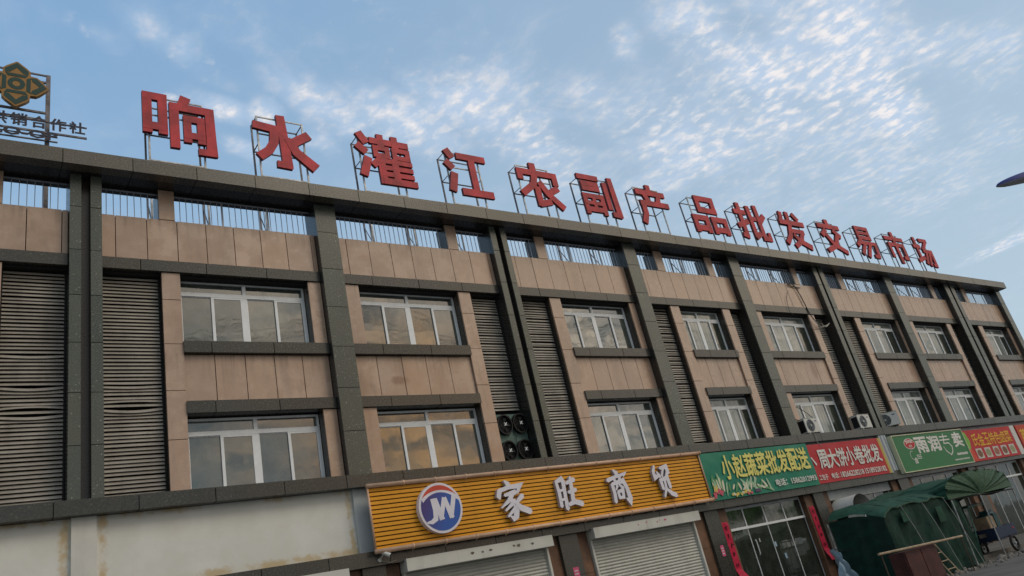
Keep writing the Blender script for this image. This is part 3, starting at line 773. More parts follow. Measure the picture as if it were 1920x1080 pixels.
# pink notices and couplets
def notice(x, z, w, h, y, label, gi):
    t = thing('paper_notice', label, 'notice', (x, y, z))
    s = MB(); s.box(x, x+w, y-.004, y, z, z+h); s.build('paper', PINK, t)
    s = MB()
    for i in range(3): s.box(x+w*.15, x+w*.8, y-.007, y-.005, z+h*(.2+.24*i), z+h*(.28+.24*i))
    s.build('print', WHITE, t)
notice(14.27, 2.22, .20, .34, -.002, 'small pink notice pasted on granite pillar between the two roller shutters', 0)
notice(20.40, 2.00, .16, .34, -.002, 'small pink notice pasted left of the hanging red couplet', 0)
def couplet(x, label, marks):
    t = thing('red_couplet', label, 'couplet', (x, .095, 1.2), 'red couplet papers beside the glass shop door')
    me = MB(); n = 14; v = []
    for i in range(n+1):
        z = 3.02-(3.02-1.1)*i/n; yy = .088-.012*abs(math.sin(i*1.3))-(.05*(i-11) if i > 11 else 0)
        dx_ = .06*max(0, i-11)
        v += [(x+dx_*.3, yy, z), (x+.30+dx_, yy-.006*math.sin(i*2.1), z)]
    me.add(v, [(2*i, 2*i+1, 2*i+3, 2*i+2) for i in range(n)])
    me.build('paper', REDP, t)
    k = MB(); r = random.Random(3)
    for i in range(5):
        zc_ = 2.86-.30*i
        for j in range(5):
            a = r.uniform(-.08, .04); b = a+r.uniform(.04, .09); zz = zc_+r.uniform(-.08, .08)
            if r.random() < .5: k.box(x+.15+a, x+.15+b, .060, .066, zz, zz+.018)
            else: k.box(x+.15+a, x+.15+a+.018, .060, .066, zz-.05, zz+.04)
    k.build('brush_marks', INK, t)
couplet(20.90, 'long red paper couplet peeling at its foot, left of the glass shop door', 5)
couplet(25.84, 'long red paper couplet right of the glass shop door, before the tent', 5)

# ================================================================== signs
# ---- orange plank sign
OS = thing('orange_shop_sign', 'long orange plank sign with round blue logo and white brush characters', 'sign', (14.3, -.3, 3.7))
OX0, OX1, OZ0, OZ1 = 8.36, 20.28, 3.77, 5.25
b0 = MB(); b0.box(OX0, OX1, -.285, -.24, OZ0, OZ1)
for x in np.linspace(OX0+.3, OX1-.3, 9): b0.box(x-.02, x+.02, -.24, .12, 4.95, 4.99); b0.box(x-.02, x+.02, -.24, .12, 3.95, 3.99)
b0.build('backing', flat('sign_backing', (.10, .045, .01), .8), OS)
NPL = 14; pw = (OZ1-OZ0)/NPL
for i in range(NPL):
    for (sa, sb) in ((OX0+.02, 14.32), (14.325, OX1-.02)):
        box('plank', sa, sb, -.312+RND.uniform(-.002, .002), -.286, OZ0+i*pw+.004, OZ0+(i+1)*pw-.026, ORANGE, OS)
pp = MB(); pp.tube((OX0-.05, -.36, OZ1+.03), (OX1+.05, -.36, OZ1+.03), .055, 12); pp.build('pipe', PIPE, OS, True)
pp = MB(); pp.tube((OX0-.05, -.36, OZ0-.03), (OX1+.1, -.36, OZ0-.03), .055, 12); pp.build('pipe', PIPE, OS, True)
for x in (OX0-.02, OX1+.02):
    pp = MB(); pp.tube((x, -.34, OZ0), (x, -.34, OZ1), .028, 10); pp.build('pipe', PIPE, OS, True)
for i in range(13):
    x = OX0+.95+i*.92
    for z in (OZ1+.03, OZ0-.03):
        cl = MB(); cl.tube((x-.018, -.36, z), (x+.018, -.36, z), .070, 12); cl.tube((x, -.36, z-.05), (x, -.30, z-.09), .010, 6)
        cl.build('pipe_clamp', PIPE, OS)
for i in range(16):
    if i % 2: continue
# logo disc
def disc(mb, cx, cz, r0, r1, y0, y1, n=48, mi=0):
    v = []; f = []
    for y in (y0, y1):
        for i in range(n):
            t = 2*math.pi*i/n; v.append((cx+r0*math.cos(t), y, cz+r1*math.sin(t)))
    f = [tuple(range(n)), tuple(range(n, 2*n))]+[(i, (i+1) % n, n+(i+1) % n, n+i) for i in range(n)]
    mb.add(v, f, mi)
LCX, LCZ, LR = 10.20, 4.545, .625
d = MB(); disc(d, LCX, LCZ, LR, LR, -.46, -.315); lg = d.build('round_logo', WHITEL, OS)
d = MB(); disc(d, LCX, LCZ, LR-.05, LR-.05, -.463, -.461); d.build('logo_ground', WHITEL, lg)
def bluef(T):
    x, y, z = T.xyz(T.pos)
    t = T.ramp(T.math('SUBTRACT', x, T.math('MULTIPLY', z, .4)), 7.8, 8.75)
    c = T.mix(t, rgb((.055, .035, .19)), rgb((.022, .10, .42)))
    T.l.new(c, T.b.inputs['Base Color']); T.b.inputs['Roughness'].default_value = .5
BLUEL = mat('logo_blue', bluef)
REDO = plain('logo_red', (.62, .075, .045))
def poly(name, pts, y, m, parent):
    q = MB(); n = len(pts)
    v = [(p[0], y, p[1]) for p in pts]+[(p[0], y+.0015, p[1]) for p in pts]
    q.add(v, [tuple(range(n)), tuple(range(n, 2*n))]+[(i, (i+1) % n, n+(i+1) % n, n+i) for i in range(n)])
    return q.build(name, m, parent)
def arc(cx, cz, r, a0, a1, n=24): return [(cx+r*math.cos(math.radians(a0+(a1-a0)*i/n)), cz+r*math.sin(math.radians(a0+(a1-a0)*i/n))) for i in range(n+1)]
R5 = LR-.06
poly('blue_field', arc(LCX, LCZ, R5, -205, 14, 40)+arc(LCX+.01, LCZ-.28, .66, 46, 138, 16), -.4655, BLUEL, lg)
poly('red_crescent', arc(LCX, LCZ, R5, 40, 152, 24)+arc(LCX+.02, LCZ-.42, .86, 122, 55, 16), -.4655, REDO, lg)
q = MB()
for i, s in enumerate([[( -.20, .24, .07), (-.17, -.05, .072), (-.20, -.26, .065), (-.32, -.33, .05), (-.46, -.33, .02)], [(-.13, .24, .05), (-.02, -.30, .075)], [(-.05, -.28, .06), (.13, .24, .06)], [(.13, .24, .06), (.27, -.28, .07)], [(.24, -.28, .06), (.42, .27, .065)]]):
    ribbon(q, [(LCX+p[0], LCZ+p[1], p[2]) for p in s], -.469-.0012*i, .002)
q.build('logo_letters', [WHITEL, WHITEL], lg)
for ch, x, z, w, h in (('家', 11.92, 4.02, .98, 1.0), ('旺', 13.98, 4.10, .78, .86), ('商', 15.92, 4.08, .86, .90), ('贸', 17.86, 4.05, .80, .92)):
    q = MB(); glyph(q, BR[ch], x, z, w, h, -.43, .10, True)
    q.build('brush_character', [WHITEL, WHITELS], OS)

def text_row(s, x, z, w, h, y, m, parent, bold):
    n = len(s); pitch = w/(n-.08)
    for i, ch in enumerate(s): text_obj('character', ch, x+i*pitch, z, pitch*.92, h, y, m, parent, bold)
def banner_mesh(x0, x1, z0, z1, y, wr, seed=0, nx=40, nz=12):
    mb = MB(); v = []
    r = random.Random(seed)
    ph = [r.uniform(0, 6) for _ in range(6)]
    for j in range(nz+1):
        for i in range(nx+1):
            u = i/nx; w = j/nz
            d_ = wr*(math.sin(u*9+w*5+ph[0])*.5+math.sin(u*23-w*11+ph[1])*.3+math.sin(u*47+w*19+ph[2])*.15)*(.4+.6*w)
            v.append((x0+(x1-x0)*u, y-.02+d_, z0+(z1-z0)*w))
    f = [(j*(nx+1)+i, j*(nx+1)+i+1, (j+1)*(nx+1)+i+1, (j+1)*(nx+1)+i) for j in range(nz) for i in range(nx)]
    mb.add(v, f); return mb
# ---- green vegetable banner
GREENB = plain('banner_green', (.010, .20, .125), .45)
YELL = plain('print_yellow', (.80, .72, .20)); PALEW = plain('print_white', (.72, .70, .66))
T1 = thing('vegetable_shop_banner', 'teal green banner with yellow characters and a printed vegetable pile', 'banner', (23.5, -.2, 3.7))
banner_mesh(20.42, 26.55, 3.70, 5.27, -.22, .022, 1, 60, 16).build('cloth', GREENB, T1, True)
fr = MB(); fr.box(20.42, 26.55, -.19, -.12, 3.72, 5.25); fr.build('backing', G_BACK, T1)
text_row('小赵蔬菜批发配送', 21.35, 4.33, 4.95, .78, -.285, YELL, T1, .05)
text_obj('phone_line', '电话：15862012993', 23.95, 3.86, 2.45, .24, -.285, PALEW, T1, .05)
vg = MB()
VM = [plain('veg_pale_green', (.35, .52, .34)), plain('veg_leaf_green', (.10, .30, .12)), plain('veg_pink', (.62, .10, .16)), plain('veg_cream', (.68, .66, .50)), plain('veg_yellow', (.68, .50, .12)), plain('veg_purple', (.10, .06, .13))]
rr = random.Random(11); lay = [0]
def blob(cx, cz, rx, rz, rot, mi):
    n = 12; lay[0] += 1; y = -.262-.0002*lay[0]
    v = []
    for i in range(n):
        t = 6.2832*i/n; k = rr.uniform(.75, 1.15); a = math.cos(t)*rx*k; b = math.sin(t)*rz*k
        v.append((cx+a*math.cos(rot)-b*math.sin(rot), y, cz+a*math.sin(rot)+b*math.cos(rot)))
    vg.add(v, [tuple(range(n))], mi)
for i in range(16): blob(20.7+i*.19+rr.uniform(-.05, .05), 3.95+rr.uniform(0, .18)+(.25 if i < 3 else 0), rr.uniform(.12, .26), .05, rr.uniform(.6, 2.2), rr.choice([0, 1, 0, 3]))
for i in range(8): blob(20.75+i*.06, 4.15+rr.uniform(-.12, .22), .22, .05, 2.0-i*.08, rr.choice([0, 3, 1]))
for i in range(9): blob(22.55+rr.uniform(-.3, .3), 4.08+rr.uniform(-.15, .15), .22, .05, rr.uniform(.3, 2.8), rr.choice([0, 3, 0]))
for i in range(8): blob(23.0+i*.09, 3.98-i*.025, .12, .045, rr.uniform(-.5, .2), rr.choice([0, 3, 1]))
for i in range(14): blob(20.78+rr.uniform(-.2, .24), 3.88+rr.uniform(-.10, .14), .07, .05, rr.uniform(0, 3), 2)
for i in range(7): blob(20.68+rr.uniform(-.1, .2), 4.08+rr.uniform(-.05, .08), .035, .10, rr.uniform(-.4, .4), rr.choice([4, 0]))
for i in range(12): blob(21.5+i*.09, 3.80+rr.uniform(-.04, .06), .07, .05, rr.uniform(0, 3), rr.choice([2, 4, 4, 3, 1]))
for i in range(4): blob(22.75+i*.07, 3.83, .05, .06, 0, 5)
vg.build('vegetable_print', VM, T1)
# ---- red flatbread banner
REDB = plain('banner_red', (.48, .022, .032), .45)
T2 = thing('flatbread_shop_banner', 'red banner with cream characters, between the teal banner and the grey panel', 'banner', (29.2, -.2, 3.7))
banner_mesh(26.56, 31.62, 3.72, 5.20, -.18, .012, 2).build('cloth', REDB, T2, True)
fr = MB(); fr.box(26.58, 31.6, -.16, -.11, 3.74, 5.19); fr.build('backing', G_BACK, T2)
text_row('周大饼小卷批发', 27.05, 4.25, 4.35, .70, -.225, PALEW, T2, .05)
q = MB(); ribbon(q, [(26.60, 4.72, .03), (26.80, 4.42, .05)], -.226, .001); q.build('cut_stroke', [PALEW, PALEW], T2)
for tx_, xa, wa in (('工包子', 26.68, .56), ('电话：', 27.50, .50), ('18266228218', 28.12, 1.62), ('15189328182', 29.86, 1.58)): text_obj('phone_line', tx_, xa, 3.84, wa, .20, -.225, PALEW, T2, .05)
def rainbow(T):
    x, y, z = T.xyz(T.pos)
    c = T.mix(T.ramp(x, 31.62, 31.80), rgb((.50, .30, .05)), rgb((.45, .40, .12)))
    c = T.mix(T.ramp(x, 31.80, 31.95), c, rgb((.30, .33, .50)))
    T.l.new(c, T.b.inputs['Base Color'])
s = MB(); s.box(31.63, 31.95, -.20, -.14, 3.72, 5.19); s.build('rainbow_edge', mat('rainbow_edge', rainbow), T2)
BP = thing('grey_metal_panel', 'bare grey blue metal panel between the red banner and green framed sign', 'panel', (32.3, -.1, 3.8))
s = MB(); s.box(31.98, 32.52, -.12, .0, 3.80, 5.30); s.box(32.10, 32.14, -.15, -.12, 3.80, 5.30); s.box(32.36, 32.40, -.15, -.12, 3.80, 5.30); s.build('sheet', GREYP, BP)
# ---- green framed sign
GREEN2 = plain('sign_green', (.022, .17, .050), .4)
T3 = thing('framed_green_sign', 'bright green framed sign with white characters, red oval logo and heart shape', 'sign', (35.7, -.3, 3.6))
s = MB(); s.box(32.60, 38.85, -.30, -.12, 3.63, 5.17); s.build('board', GREEN2, T3)
s = MB()
for (a, b, c, d_) in ((32.56, 38.89, 3.60, 3.635), (32.56, 38.89, 5.165, 5.20), (32.56, 32.60, 3.635, 5.165), (38.85, 38.89, 3.635, 5.165)): s.box(a, b, -.325, -.12, c, d_)
s.build('frame', plain('pale_frame', (.62, .62, .42)), T3)
for ch, x in (('雨', 34.35), ('润', 35.45), ('卖', 37.75)): text_obj('character', ch, x, 4.35 if ch != '卖' else 4.40, .95 if ch != '卖' else .85, .66, -.306, PALEW, T3, .06)
q = MB()
for i, s_ in enumerate([[(36.60, 4.93, .03), (37.35, 4.93, .03)], [(36.50, 4.78, .03), (37.45, 4.78, .03)], [(37.02, 5.06, .03), (36.92, 4.80, .03), (36.80, 4.62, .03), (37.25, 4.62, .03), (37.42, 4.45, .03), (37.30, 4.22, .028), (37.05, 4.08, .025), (36.75, 4.28, .025), (36.65, 4.48, .02)]]):
    ribbon(q, s_, -.306-.0012*i, .002)
q.build('heart_character', [PALEW, PALEW], T3)
dd = MB(); disc(dd, 33.85, 4.78, .46, .24, -.306, -.302, 24); dd.build('logo_rim', PALEW, T3)
dd = MB(); disc(dd, 33.85, 4.78, .42, .21, -.309, -.307, 24); dd.build('logo_red', plain('oval_red', (.50, .02, .02)), T3)
text_obj('logo_word', 'yurun', 33.55, 4.77, .58, .16, -.311, PALEW, T3, .08)
text_obj('logo_word', '雨润', 33.72, 4.62, .24, .11, -.311, PALEW, T3, .05)
q = MB()
pts = arc(33.75, 4.28, .19, 60, 330, 16)
for a, b in zip(pts[:-1], pts[1:]): ribbon(q, [(a[0], a[1], .012), (b[0], b[1], .012)], -.306, .001)
for k in range(3): ribbon(q, [(33.75+k*.09, 3.92, .03), (33.82+k*.07, 4.16, .02)], -.307-.0005*k, .001)
for k in range(9):
    q.box(34.05+(k % 3)*.13, 34.14+(k % 3)*.13, -.3065, -.305, 4.10+.07*(k//3), 4.14+.07*(k//3))
for k in range(8): q.box(37.60+k*.13, 37.70+k*.13, -.3065, -.305, 4.02, 4.12)
for k in range(11): q.box(37.20+k*.13, 37.29+k*.13, -.3065, -.305, 3.80, 3.86)
q.build('small_print', [PALEW, PALEW], T3)
# ---- red deli sign
T4 = thing('deli_sign', 'red sign with yellow characters above a row of dish pictures', 'sign', (41.6, -.25, 3.6))
s = MB(); s.box(38.95, 44.20, -.24, -.12, 3.62, 5.10); s.build('board', plain('sign_red', (.48, .018, .02)), T4)
text_row('氏金玉特色卤菜', 39.75, 4.32, 4.15, .58, -.246, plain('print_gold', (.75, .42, .03)), T4, .03)
q = MB()
q.add([(38.95, -.2435, 5.08), (39.28, -.2435, 5.0), (39.45, -.2435, 4.6), (39.25, -.2435, 4.2), (38.95, -.2435, 4.1)], [(0, 1, 2, 3, 4)])
q.build('leaf_print', plain('leaf_green', (.20, .42, .06)), T4)
q = MB(); q.add([(38.95, -.2440, 4.3), (39.35, -.2440, 4.15), (39.55, -.2440, 3.64), (38.95, -.2440, 3.64)], [(0, 1, 2, 3)]); q.build('chilli_print', plain('chilli_red', (.62, .06, .03)), T4)
for k in range(5):
    x = 39.62+k*.90
    q = MB(); q.box(x, x+.62, -.2475, -.2435, 3.72, 4.20); q.build('dish_picture', plain('picture_ground', (.55, .52, .47)), T4)
    q = MB(); disc(q, x+.31, 3.96, .25, .18, -.250, -.248, 16); q.build('dish', plain('dish_%d' % (k % 3), ((.20, .09, .05), (.30, .30, .16), (.34, .12, .08))[k % 3]), T4)
s = MB(); s.box(44.35, 44.85, -.2, -.1, 3.62, 5.12)
o = s.build('white_post_panel', WHITE); WP = tag(o, 'white upright panel between the two yellow lettered red signs', 'panel')
T5 = thing('edge_shop_sign', 'orange red sign with yellow lettering cut off at the right edge', 'sign', (47.5, -.25, 3.6))
s = MB(); s.box(44.95, 50.0, -.24, -.12, 3.60, 5.10); s.build('board', plain('sign_orange_red', (.52, .05, .02)), T5)
text_obj('characters', '苏', 45.2, 4.25, .75, .62, -.246, plain('print_gold', (.75, .42, .03)), T5, .07)

# ================================================================== roof characters
CX = [4.90, 7.95, 11.33, 14.60, 17.85, 20.95, 24.05, 27.62, 30.80, 34.17, 37.55, 40.93, 44.24, 47.45]
CW = [1.97, 1.95, 2.05, 1.85, 2.05, 2.05, 2.0, 2.35, 2.3, 2.25, 2.15, 2.15, 2.1, 2.1]
CH = '响水灌江农副产品批发交易市场'
EN = ['cut as a mouth beside a tall frame', 'open four armed', 'densest, with three drops at its left', 'with three drops beside an I shape', 'with a hooked left leg', 'with a field grid and long right hook',
      'with one long left leg', 'made of three boxes', 'narrow upright, with upturned right hook', 'with crossing lower legs', 'with roof bar over crossed legs', 'box over slanting strokes', 'with straight central post under a bar', 'end']
ORD = ['first', 'second', 'third', 'fourth', 'fifth', 'sixth', 'seventh', 'eighth', 'ninth', 'tenth', 'eleventh', 'twelfth', 'thirteenth', 'last']
for i, ch in enumerate(CH):
    cx = CX[i]; w = CW[i]; YL = 1.2
    t = thing('roof_character', 'red steel character %s on a roof frame, %s from the left' % (ch, ORD[i]), 'sign letter', (cx, YL, 11.95), 'red characters standing along the roof')
    h0 = 15.28; hh = 1.98
    q = MB(); glyph(q, GL[ch], cx-w/2, h0, w, hh, YL-.10, .11)
    q.build('character', [REDL, REDS], t)
    fx0, fx1 = cx-w*.41, cx+w*.33
    yb = YL+.52; zt = 17.18; zm = 16.2; zlo = 14.92
    fq = MB()
    for x in (fx0, fx1): fq.box(x-.024, x+.024, YL+.02, YL+.068, 11.95, zt)
    for z in (zt, zm+.35, zlo+.1): fq.box(fx0-.02 if z > 17 else fx0, fx1+.02, YL+.025, YL+.06, z-.035, z)
    fq.build('front_frame', STEELL, t)  # paler steel than the back frame: light on the front legs painted in
    fb = MB()
    for x in (fx0, fx1): fb.box(x-.024, x+.024, yb-.025, yb+.025, 11.95, zt-.02)
    for z in (zt-.02, zm, zlo): fb.box(fx0, fx1, yb-.018, yb+.018, z-.035, z)
    for x in (fx0, fx1):
        for z in (zt-.02, zm, zlo): fb.tube((x, YL+.05, z-.02), (x, yb, z-.02), .020, 4)
        fb.tube((x, yb, 13.9), (x, YL+.05, 13.0), .02, 4)
        fb.tube((x, YL+.05, 12.4), (x, yb, 13.4), .02, 4)
    fb.box(fx0, fx1, yb-.018, yb+.018, 13.05, 13.085)
    fb.tube((fx0, yb, 12.0), (fx0+.7, yb+.0, 13.05), .018, 4); fb.tube((fx1, yb, 12.0), (fx1+.0, YL+.9, 13.05), .018, 4)
    fb.build('back_frame', STEEL, t)

# ---- cooperative emblem on its frame
EM = thing('emblem_sign', 'green and yellow four pointed emblem on a dark frame above small dark characters', 'sign', (-.1, 1.2, 11.95))
def Yp(x, y, c):
    d_ = f_+r_*(x-960)/FPX-u_*(y-540)/FPX; t_ = (c-CAM[1])/d_[1]; q_ = CAM+d_*t_; return q_[0], q_[2]
EC = Yp(30, 162, 1.2)
SE = .50
def rot4(pts):
    out = []
    for k in range(4):
        c, s = [(1, 0), (0, 1), (-1, 0), (0, -1)][k]
        out.append([(EC[0]+SE*(c*p[0]-s*p[1]), EC[1]+SE*(s*p[0]+c*p[1])) for p in pts])
    return out
EMY = plain('emblem_gold', (.33, .17, .04)); EMG = plain('emblem_green', (.010, .050, .040))
# outline: four rounded pointed petals
base = []
for k in range(4):
    c, s = [(1, 0), (0, 1), (-1, 0), (0, -1)][k]
    for p in ((.50, -.50), (.62, -.62), (.90, -.60), (1.08, -.44), (1.40, -.05), (1.43, 0), (1.40, .05), (1.08, .44), (.90, .60), (.62, .62)):
        base.append((EC[0]+SE*(c*p[0]-s*p[1]), EC[1]+SE*(s*p[0]+c*p[1])))
q = MB(); n = len(base)
vv = [(p[0], 1.08, p[1]) for p in base]+[(p[0], 1.20, p[1]) for p in base]+[(EC[0], 1.08, EC[1])]
q.add(vv, [(i, (i+1) % n, 2*n) for i in range(n)]+[(i, (i+1) % n, n+(i+1) % n, n+i) for i in range(n)])
q.build('emblem_plate', EMY, EM)
gm = MB()
def addp(pts, y=1.074):
    gm.add([(p[0], y, p[1]) for p in pts], [tuple(range(len(pts)))])
for P_ in rot4([(.60, .50), (.88, .52), (1.34, 0), (1.02, 0), (.68, .30), (.68, .38)]): addp(P_)
for P_ in rot4([(.60, -.50), (.68, -.38), (.68, -.30), (1.02, 0), (1.34, 0), (.88, -.52)]): addp(P_)
for P_ in rot4([(.44, -.40), (.62, -.48), (.62, .48), (.44, .40)]): addp(P_, 1.072)
for a, b in zip(arc(0, 0, 1, 0, 360, 32)[:-1], arc(0, 0, 1, 0, 360, 32)[1:]):
    gm.add([(EC[0]+SE*p[0]*k, 1.074, EC[1]+SE*p[1]*k) for p, k in ((a, .38), (b, .38), (b, .17), (a, .17))], [(0, 1, 2, 3)])
gm.build('emblem_pattern', EMG, EM)
px_, pz_ = Yp(91, 142, 1.3)
fq = MB(); fq.box(px_-.05, px_+.05, 1.28, 1.38, 11.95, pz_); fq.box(-4.1, -4.0, 1.28, 1.38, 11.95, pz_)
for yy in (155, 212, 226): 
    zz_ = Yp(88, yy, 1.3)[1]; fq.box(-4.05, px_, 1.29, 1.34, zz_-.035, zz_+.02)
zt_ = pz_; fq.box(-4.05, px_+.02, 1.29, 1.33, zt_-.04, zt_)
zz_ = Yp(82, 272, 1.3)[1]; fq.box(-4.05, px_, 1.29, 1.33, zz_-.03, zz_)
fq.build('frame', STEEL, EM)
tx0, tz0 = Yp(3, 238, 1.15); tx1, tz1 = Yp(161, 229, 1.15)
DKL = flat('dark_letter', (.035, .035, .055), .6)  # backlit silhouette shade put into the letter colour
zc_ = Yp(80, 236, 1.15)[1]
cw = (tx1-tx0+.30)/5
for k, ch in enumerate('中国供销合作社'):
    xx = tx1-cw*(7-k)+.05
    q = text_obj('small_character', ch, xx, zc_-.12, cw*.80, .36, 1.10, DKL, EM, .07)
rl = MB(); rl.box(-3.9, tx1+.02, 1.13, 1.17, zc_-.22, zc_-.17); rl.box(-3.9, tx1+.02, 1.13, 1.17, zc_+.12, zc_+.15)
zq = Yp(60, 249, 1.15)[1]; xq = Yp(108, 257, 1.15)[0]
rl.box(-3.9, xq, 1.13, 1.17, zq-.20, zq-.17); rl.box(-3.9, xq, 1.13, 1.17, zq-.05, zq-.03)
rl.build('letter_rail', STEEL, EM)
text_obj('latin_letters', 'CHINA CO-OP', xq-3.1, zq-.17, 3.08, .23, 1.10, DKL, EM, .09)

# ================================================================== fans, air conditioners, camera, cables
FN = thing('condenser_fan_unit', 'green cabinet with four black round fans set below the louver', 'fan unit', (13.52, .45, ZL1))
s = MB(); s.box(12.98, 14.06, .52, .60, ZL1, 7.13); s.build('cabinet', FANG, FN)
for (fx, fz) in ((13.25, 6.80), (13.82, 6.82), (13.23, 6.02), (13.80, 6.03)):
    s = MB(); n = 28
    for k in range(n):
        a0, a1 = 2*math.pi*k/n, 2*math.pi*(k+1)/n
        v = [(fx+r*math.cos(a), y, fz+r*math.sin(a)*1.12) for (r, y) in ((.27, .52), (.27, .40), (.235, .40), (.235, .50)) for a in (a0, a1)]
        s.add(v, [(0, 1, 3, 2), (2, 3, 5, 4), (4, 5, 7, 6)])
    disc(s, fx, fz, .24, .268, .505, .515, 24)
    fo = s.build('fan_shroud', BLACK, FN)
    s = MB()
    for r in (.10, .20):
        pts = [(fx+r*math.cos(t), .398, fz+r*1.12*math.sin(t)) for t in np.linspace(0, 2*math.pi, 21)]
        s.path(pts, .0025, 4)
    s.build('fan_guard', BLACK, fo)
    s = MB()
    for k in range(5):
        a = k*1.2566; s.add([(fx+.04*math.cos(a), .46, fz+.04*math.sin(a)), (fx+.20*math.cos(a-.25), .44, fz+.22*math.sin(a-.25)), (fx+.20*math.cos(a+.35), .48, fz+.22*math.sin(a+.35))], [(0, 1, 2)])
    s.build('fan_blades', BLACK, fo)
    s = MB()
    for a in (.78, 2.36): s.tube((fx-.06*math.cos(a), .385, fz-.065*math.sin(a)), (fx+.06*math.cos(a), .385, fz+.065*math.sin(a)), .015, 5)
    s.build('hub_cross', plain('hub_white', (.85, .85, .85)), fo)
s = MB(); s.path([(13.5, .50, 7.1), (13.52, .49, 6.8), (13.60, .48, 6.45), (13.58, .49, 6.2), (13.5, .5, 6.0)], .008); s.path([(13.5, .5, 7.1), (13.48, .48, 6.7), (13.40, .49, 6.5), (13.34, .5, 6.5)], .008)
s.build('wiring', CABLE, FN)
FN.location.y -= .13

def ac_unit(name, x0, z0, label, rotz=0, w=.92, h=.62, dpt=.34, y0=-.10):
    t = thing(name, label, 'air conditioner', (x0+w/2, y0+dpt/2, z0), 'air conditioner units along the ledge')
    t.rotation_euler = (0, 0, rotz)
    def P(mb, nm, m, smooth=False):     # parts are laid out around the thing's own origin
        o = mb.build(nm, m, None, smooth); o.parent = t; return o
    hw, hd = w/2, dpt/2
    s = MB(); s.box(-hw, hw, -hd, hd, .05, h); s.box(-hw-.01, hw+.01, -hd-.01, hd+.01, h, h+.02); c = P(s, 'casing', WHITE)
    bm = bmesh.new(); bm.from_mesh(c.data); bmesh.ops.bevel(bm, geom=bm.edges[:], offset=.012, segments=2, affect='EDGES'); bm.to_mesh(c.data); bm.free()
    s = MB(); disc(s, -.12, .05+(h-.05)/2, .24, .24, -hd-.006, -hd-.002, 28); P(s, 'fan_opening', BLACK)
    s = MB()
    for r in (.05, .09, .13, .17, .21, .245):
        pts = [(-.12+r*math.cos(a), -hd-.018, .05+(h-.05)/2+r*math.sin(a)) for a in np.linspace(0, 2*math.pi, 25)]
        s.path(pts, .005, 4)
    for k in range(8):
        a = k*math.pi/4; s.tube((-.12, -hd-.018, .05+(h-.05)/2), (-.12+.245*math.cos(a), -hd-.018, .05+(h-.05)/2+.245*math.sin(a)), .004, 4)
    P(s, 'fan_grille', LAMPG)
    s = MB(); disc(s, -.12, .05+(h-.05)/2, .035, .035, -hd-.03, -hd-.02, 14); P(s, 'hub', WHITE)
    s = MB(); s.box(-hw-.004, -hw-.001, -hd+.03, hd-.03, .1, h-.06); P(s, 'side_coil', BLACK)
    for x in (-hw+.12, hw-.12):
        s = MB(); s.box(x-.03, x+.03, -hd-.02, hd+.02, 0, .05); P(s, 'foot', LAMPG)
    s = MB(); s.box(.22, .34, -hd-.004, -hd-.001, h-.14, h-.10); P(s, 'badge', BLUE)
    return t
ac_unit('air_conditioner', 27.20, ZL1, 'white air conditioner unit with looping cables above it, leftmost on the ledge')
ac_unit('air_conditioner', 31.00, ZL1, 'white air conditioner unit right of the wide window, middle of three on the ledge')
ac_unit('air_conditioner', 33.10, ZL1, 'white air conditioner turned to show its dark coil, rightmost on the ledge', rotz=-.85)

CC = thing('security_camera', 'white bullet security camera under the left end of orange sign', 'camera', (8.55, -.15, 3.62))
s = MB(); s.tube((8.62, -.42, 3.62), (8.46, -.30, 3.74), .045, 14); s.tube((8.64, -.435, 3.605), (8.60, -.405, 3.635), .052, 14); s.build('camera_body', WHITE, CC, False)
s = MB(); s.tube((8.645, -.439, 3.601), (8.640, -.435, 3.605), .038, 12); s.build('lens', BLACK, CC)
s = MB(); s.tube((8.48, -.15, 3.56), (8.48, -.19, 3.56), .045, 12); s.tube((8.48, -.18, 3.56), (8.52, -.34, 3.66), .014, 6); s.build('bracket', WHITE, CC)
s = MB(); s.path([(8.50, -.17, 3.55), (8.60, -.19, 3.50), (8.74, -.19, 3.47), (8.90, -.18, 3.50)], .007, 6); s.build('cable', CABLEL, CC)

def cable(name, pts, r, m, label, cat='cable'):
    c = [Vector(p) for p in pts]; out = []
    for i in range(len(c)-1):
        p0 = c[max(0, i-1)]; p1 = c[i]; p2 = c[i+1]; p3 = c[min(len(c)-1, i+2)]
        for k in range(6):
            t = k/6; out.append(.5*((2*p1)+(-p0+p2)*t+(2*p0-5*p1+4*p2-p3)*t*t+(-p0+3*p1-3*p2+p3)*t**3))
    out.append(c[-1]); s = MB(); s.path(out, r, 6); o = s.build(name, m); return tag(o, label, cat)
def cp(x, y, c): a, b = Yp(x, y, c); return (a, c, b)
cable('loose_cable', [cp(1500, 462+78, .2), cp(1478, 535, .2), cp(1483, 531, .2), cp(1494, 543, .18), cp(1508, 568, .18), cp(1517, 586, .17), cp(1527, 600, .15), cp(1540, 611, .12)], .022, CABLE, 'dark cable looping over the parapet and hanging down the tan panels')
cable('loose_cable', [cp(1478, 545, .2), cp(1475, 560, .2), cp(1481, 584, .2), cp(1489, 590, .2)], .010, CABLE, 'thin faint cable loop hanging left of the thick dark cable')
cable('loose_cable', [cp(1527, 600, .12), cp(1538, 612, .1), cp(1550, 610, .1), cp(1555, 606, .1), cp(1548, 613, .1), cp(1540, 606, .1)], .02, CABLEL, 'pale frayed end of the cable hanging over the louver')
cable('unit_cable', [(28.0, .0, 6.3), (27.8, .2, 6.7), (27.3, .35, 7.0), (27.0, .3, 6.9), (27.1, .2, 6.4), (27.3, .15, 6.25)], .014, CABLE, 'dark cable looping above the leftmost air conditioner')
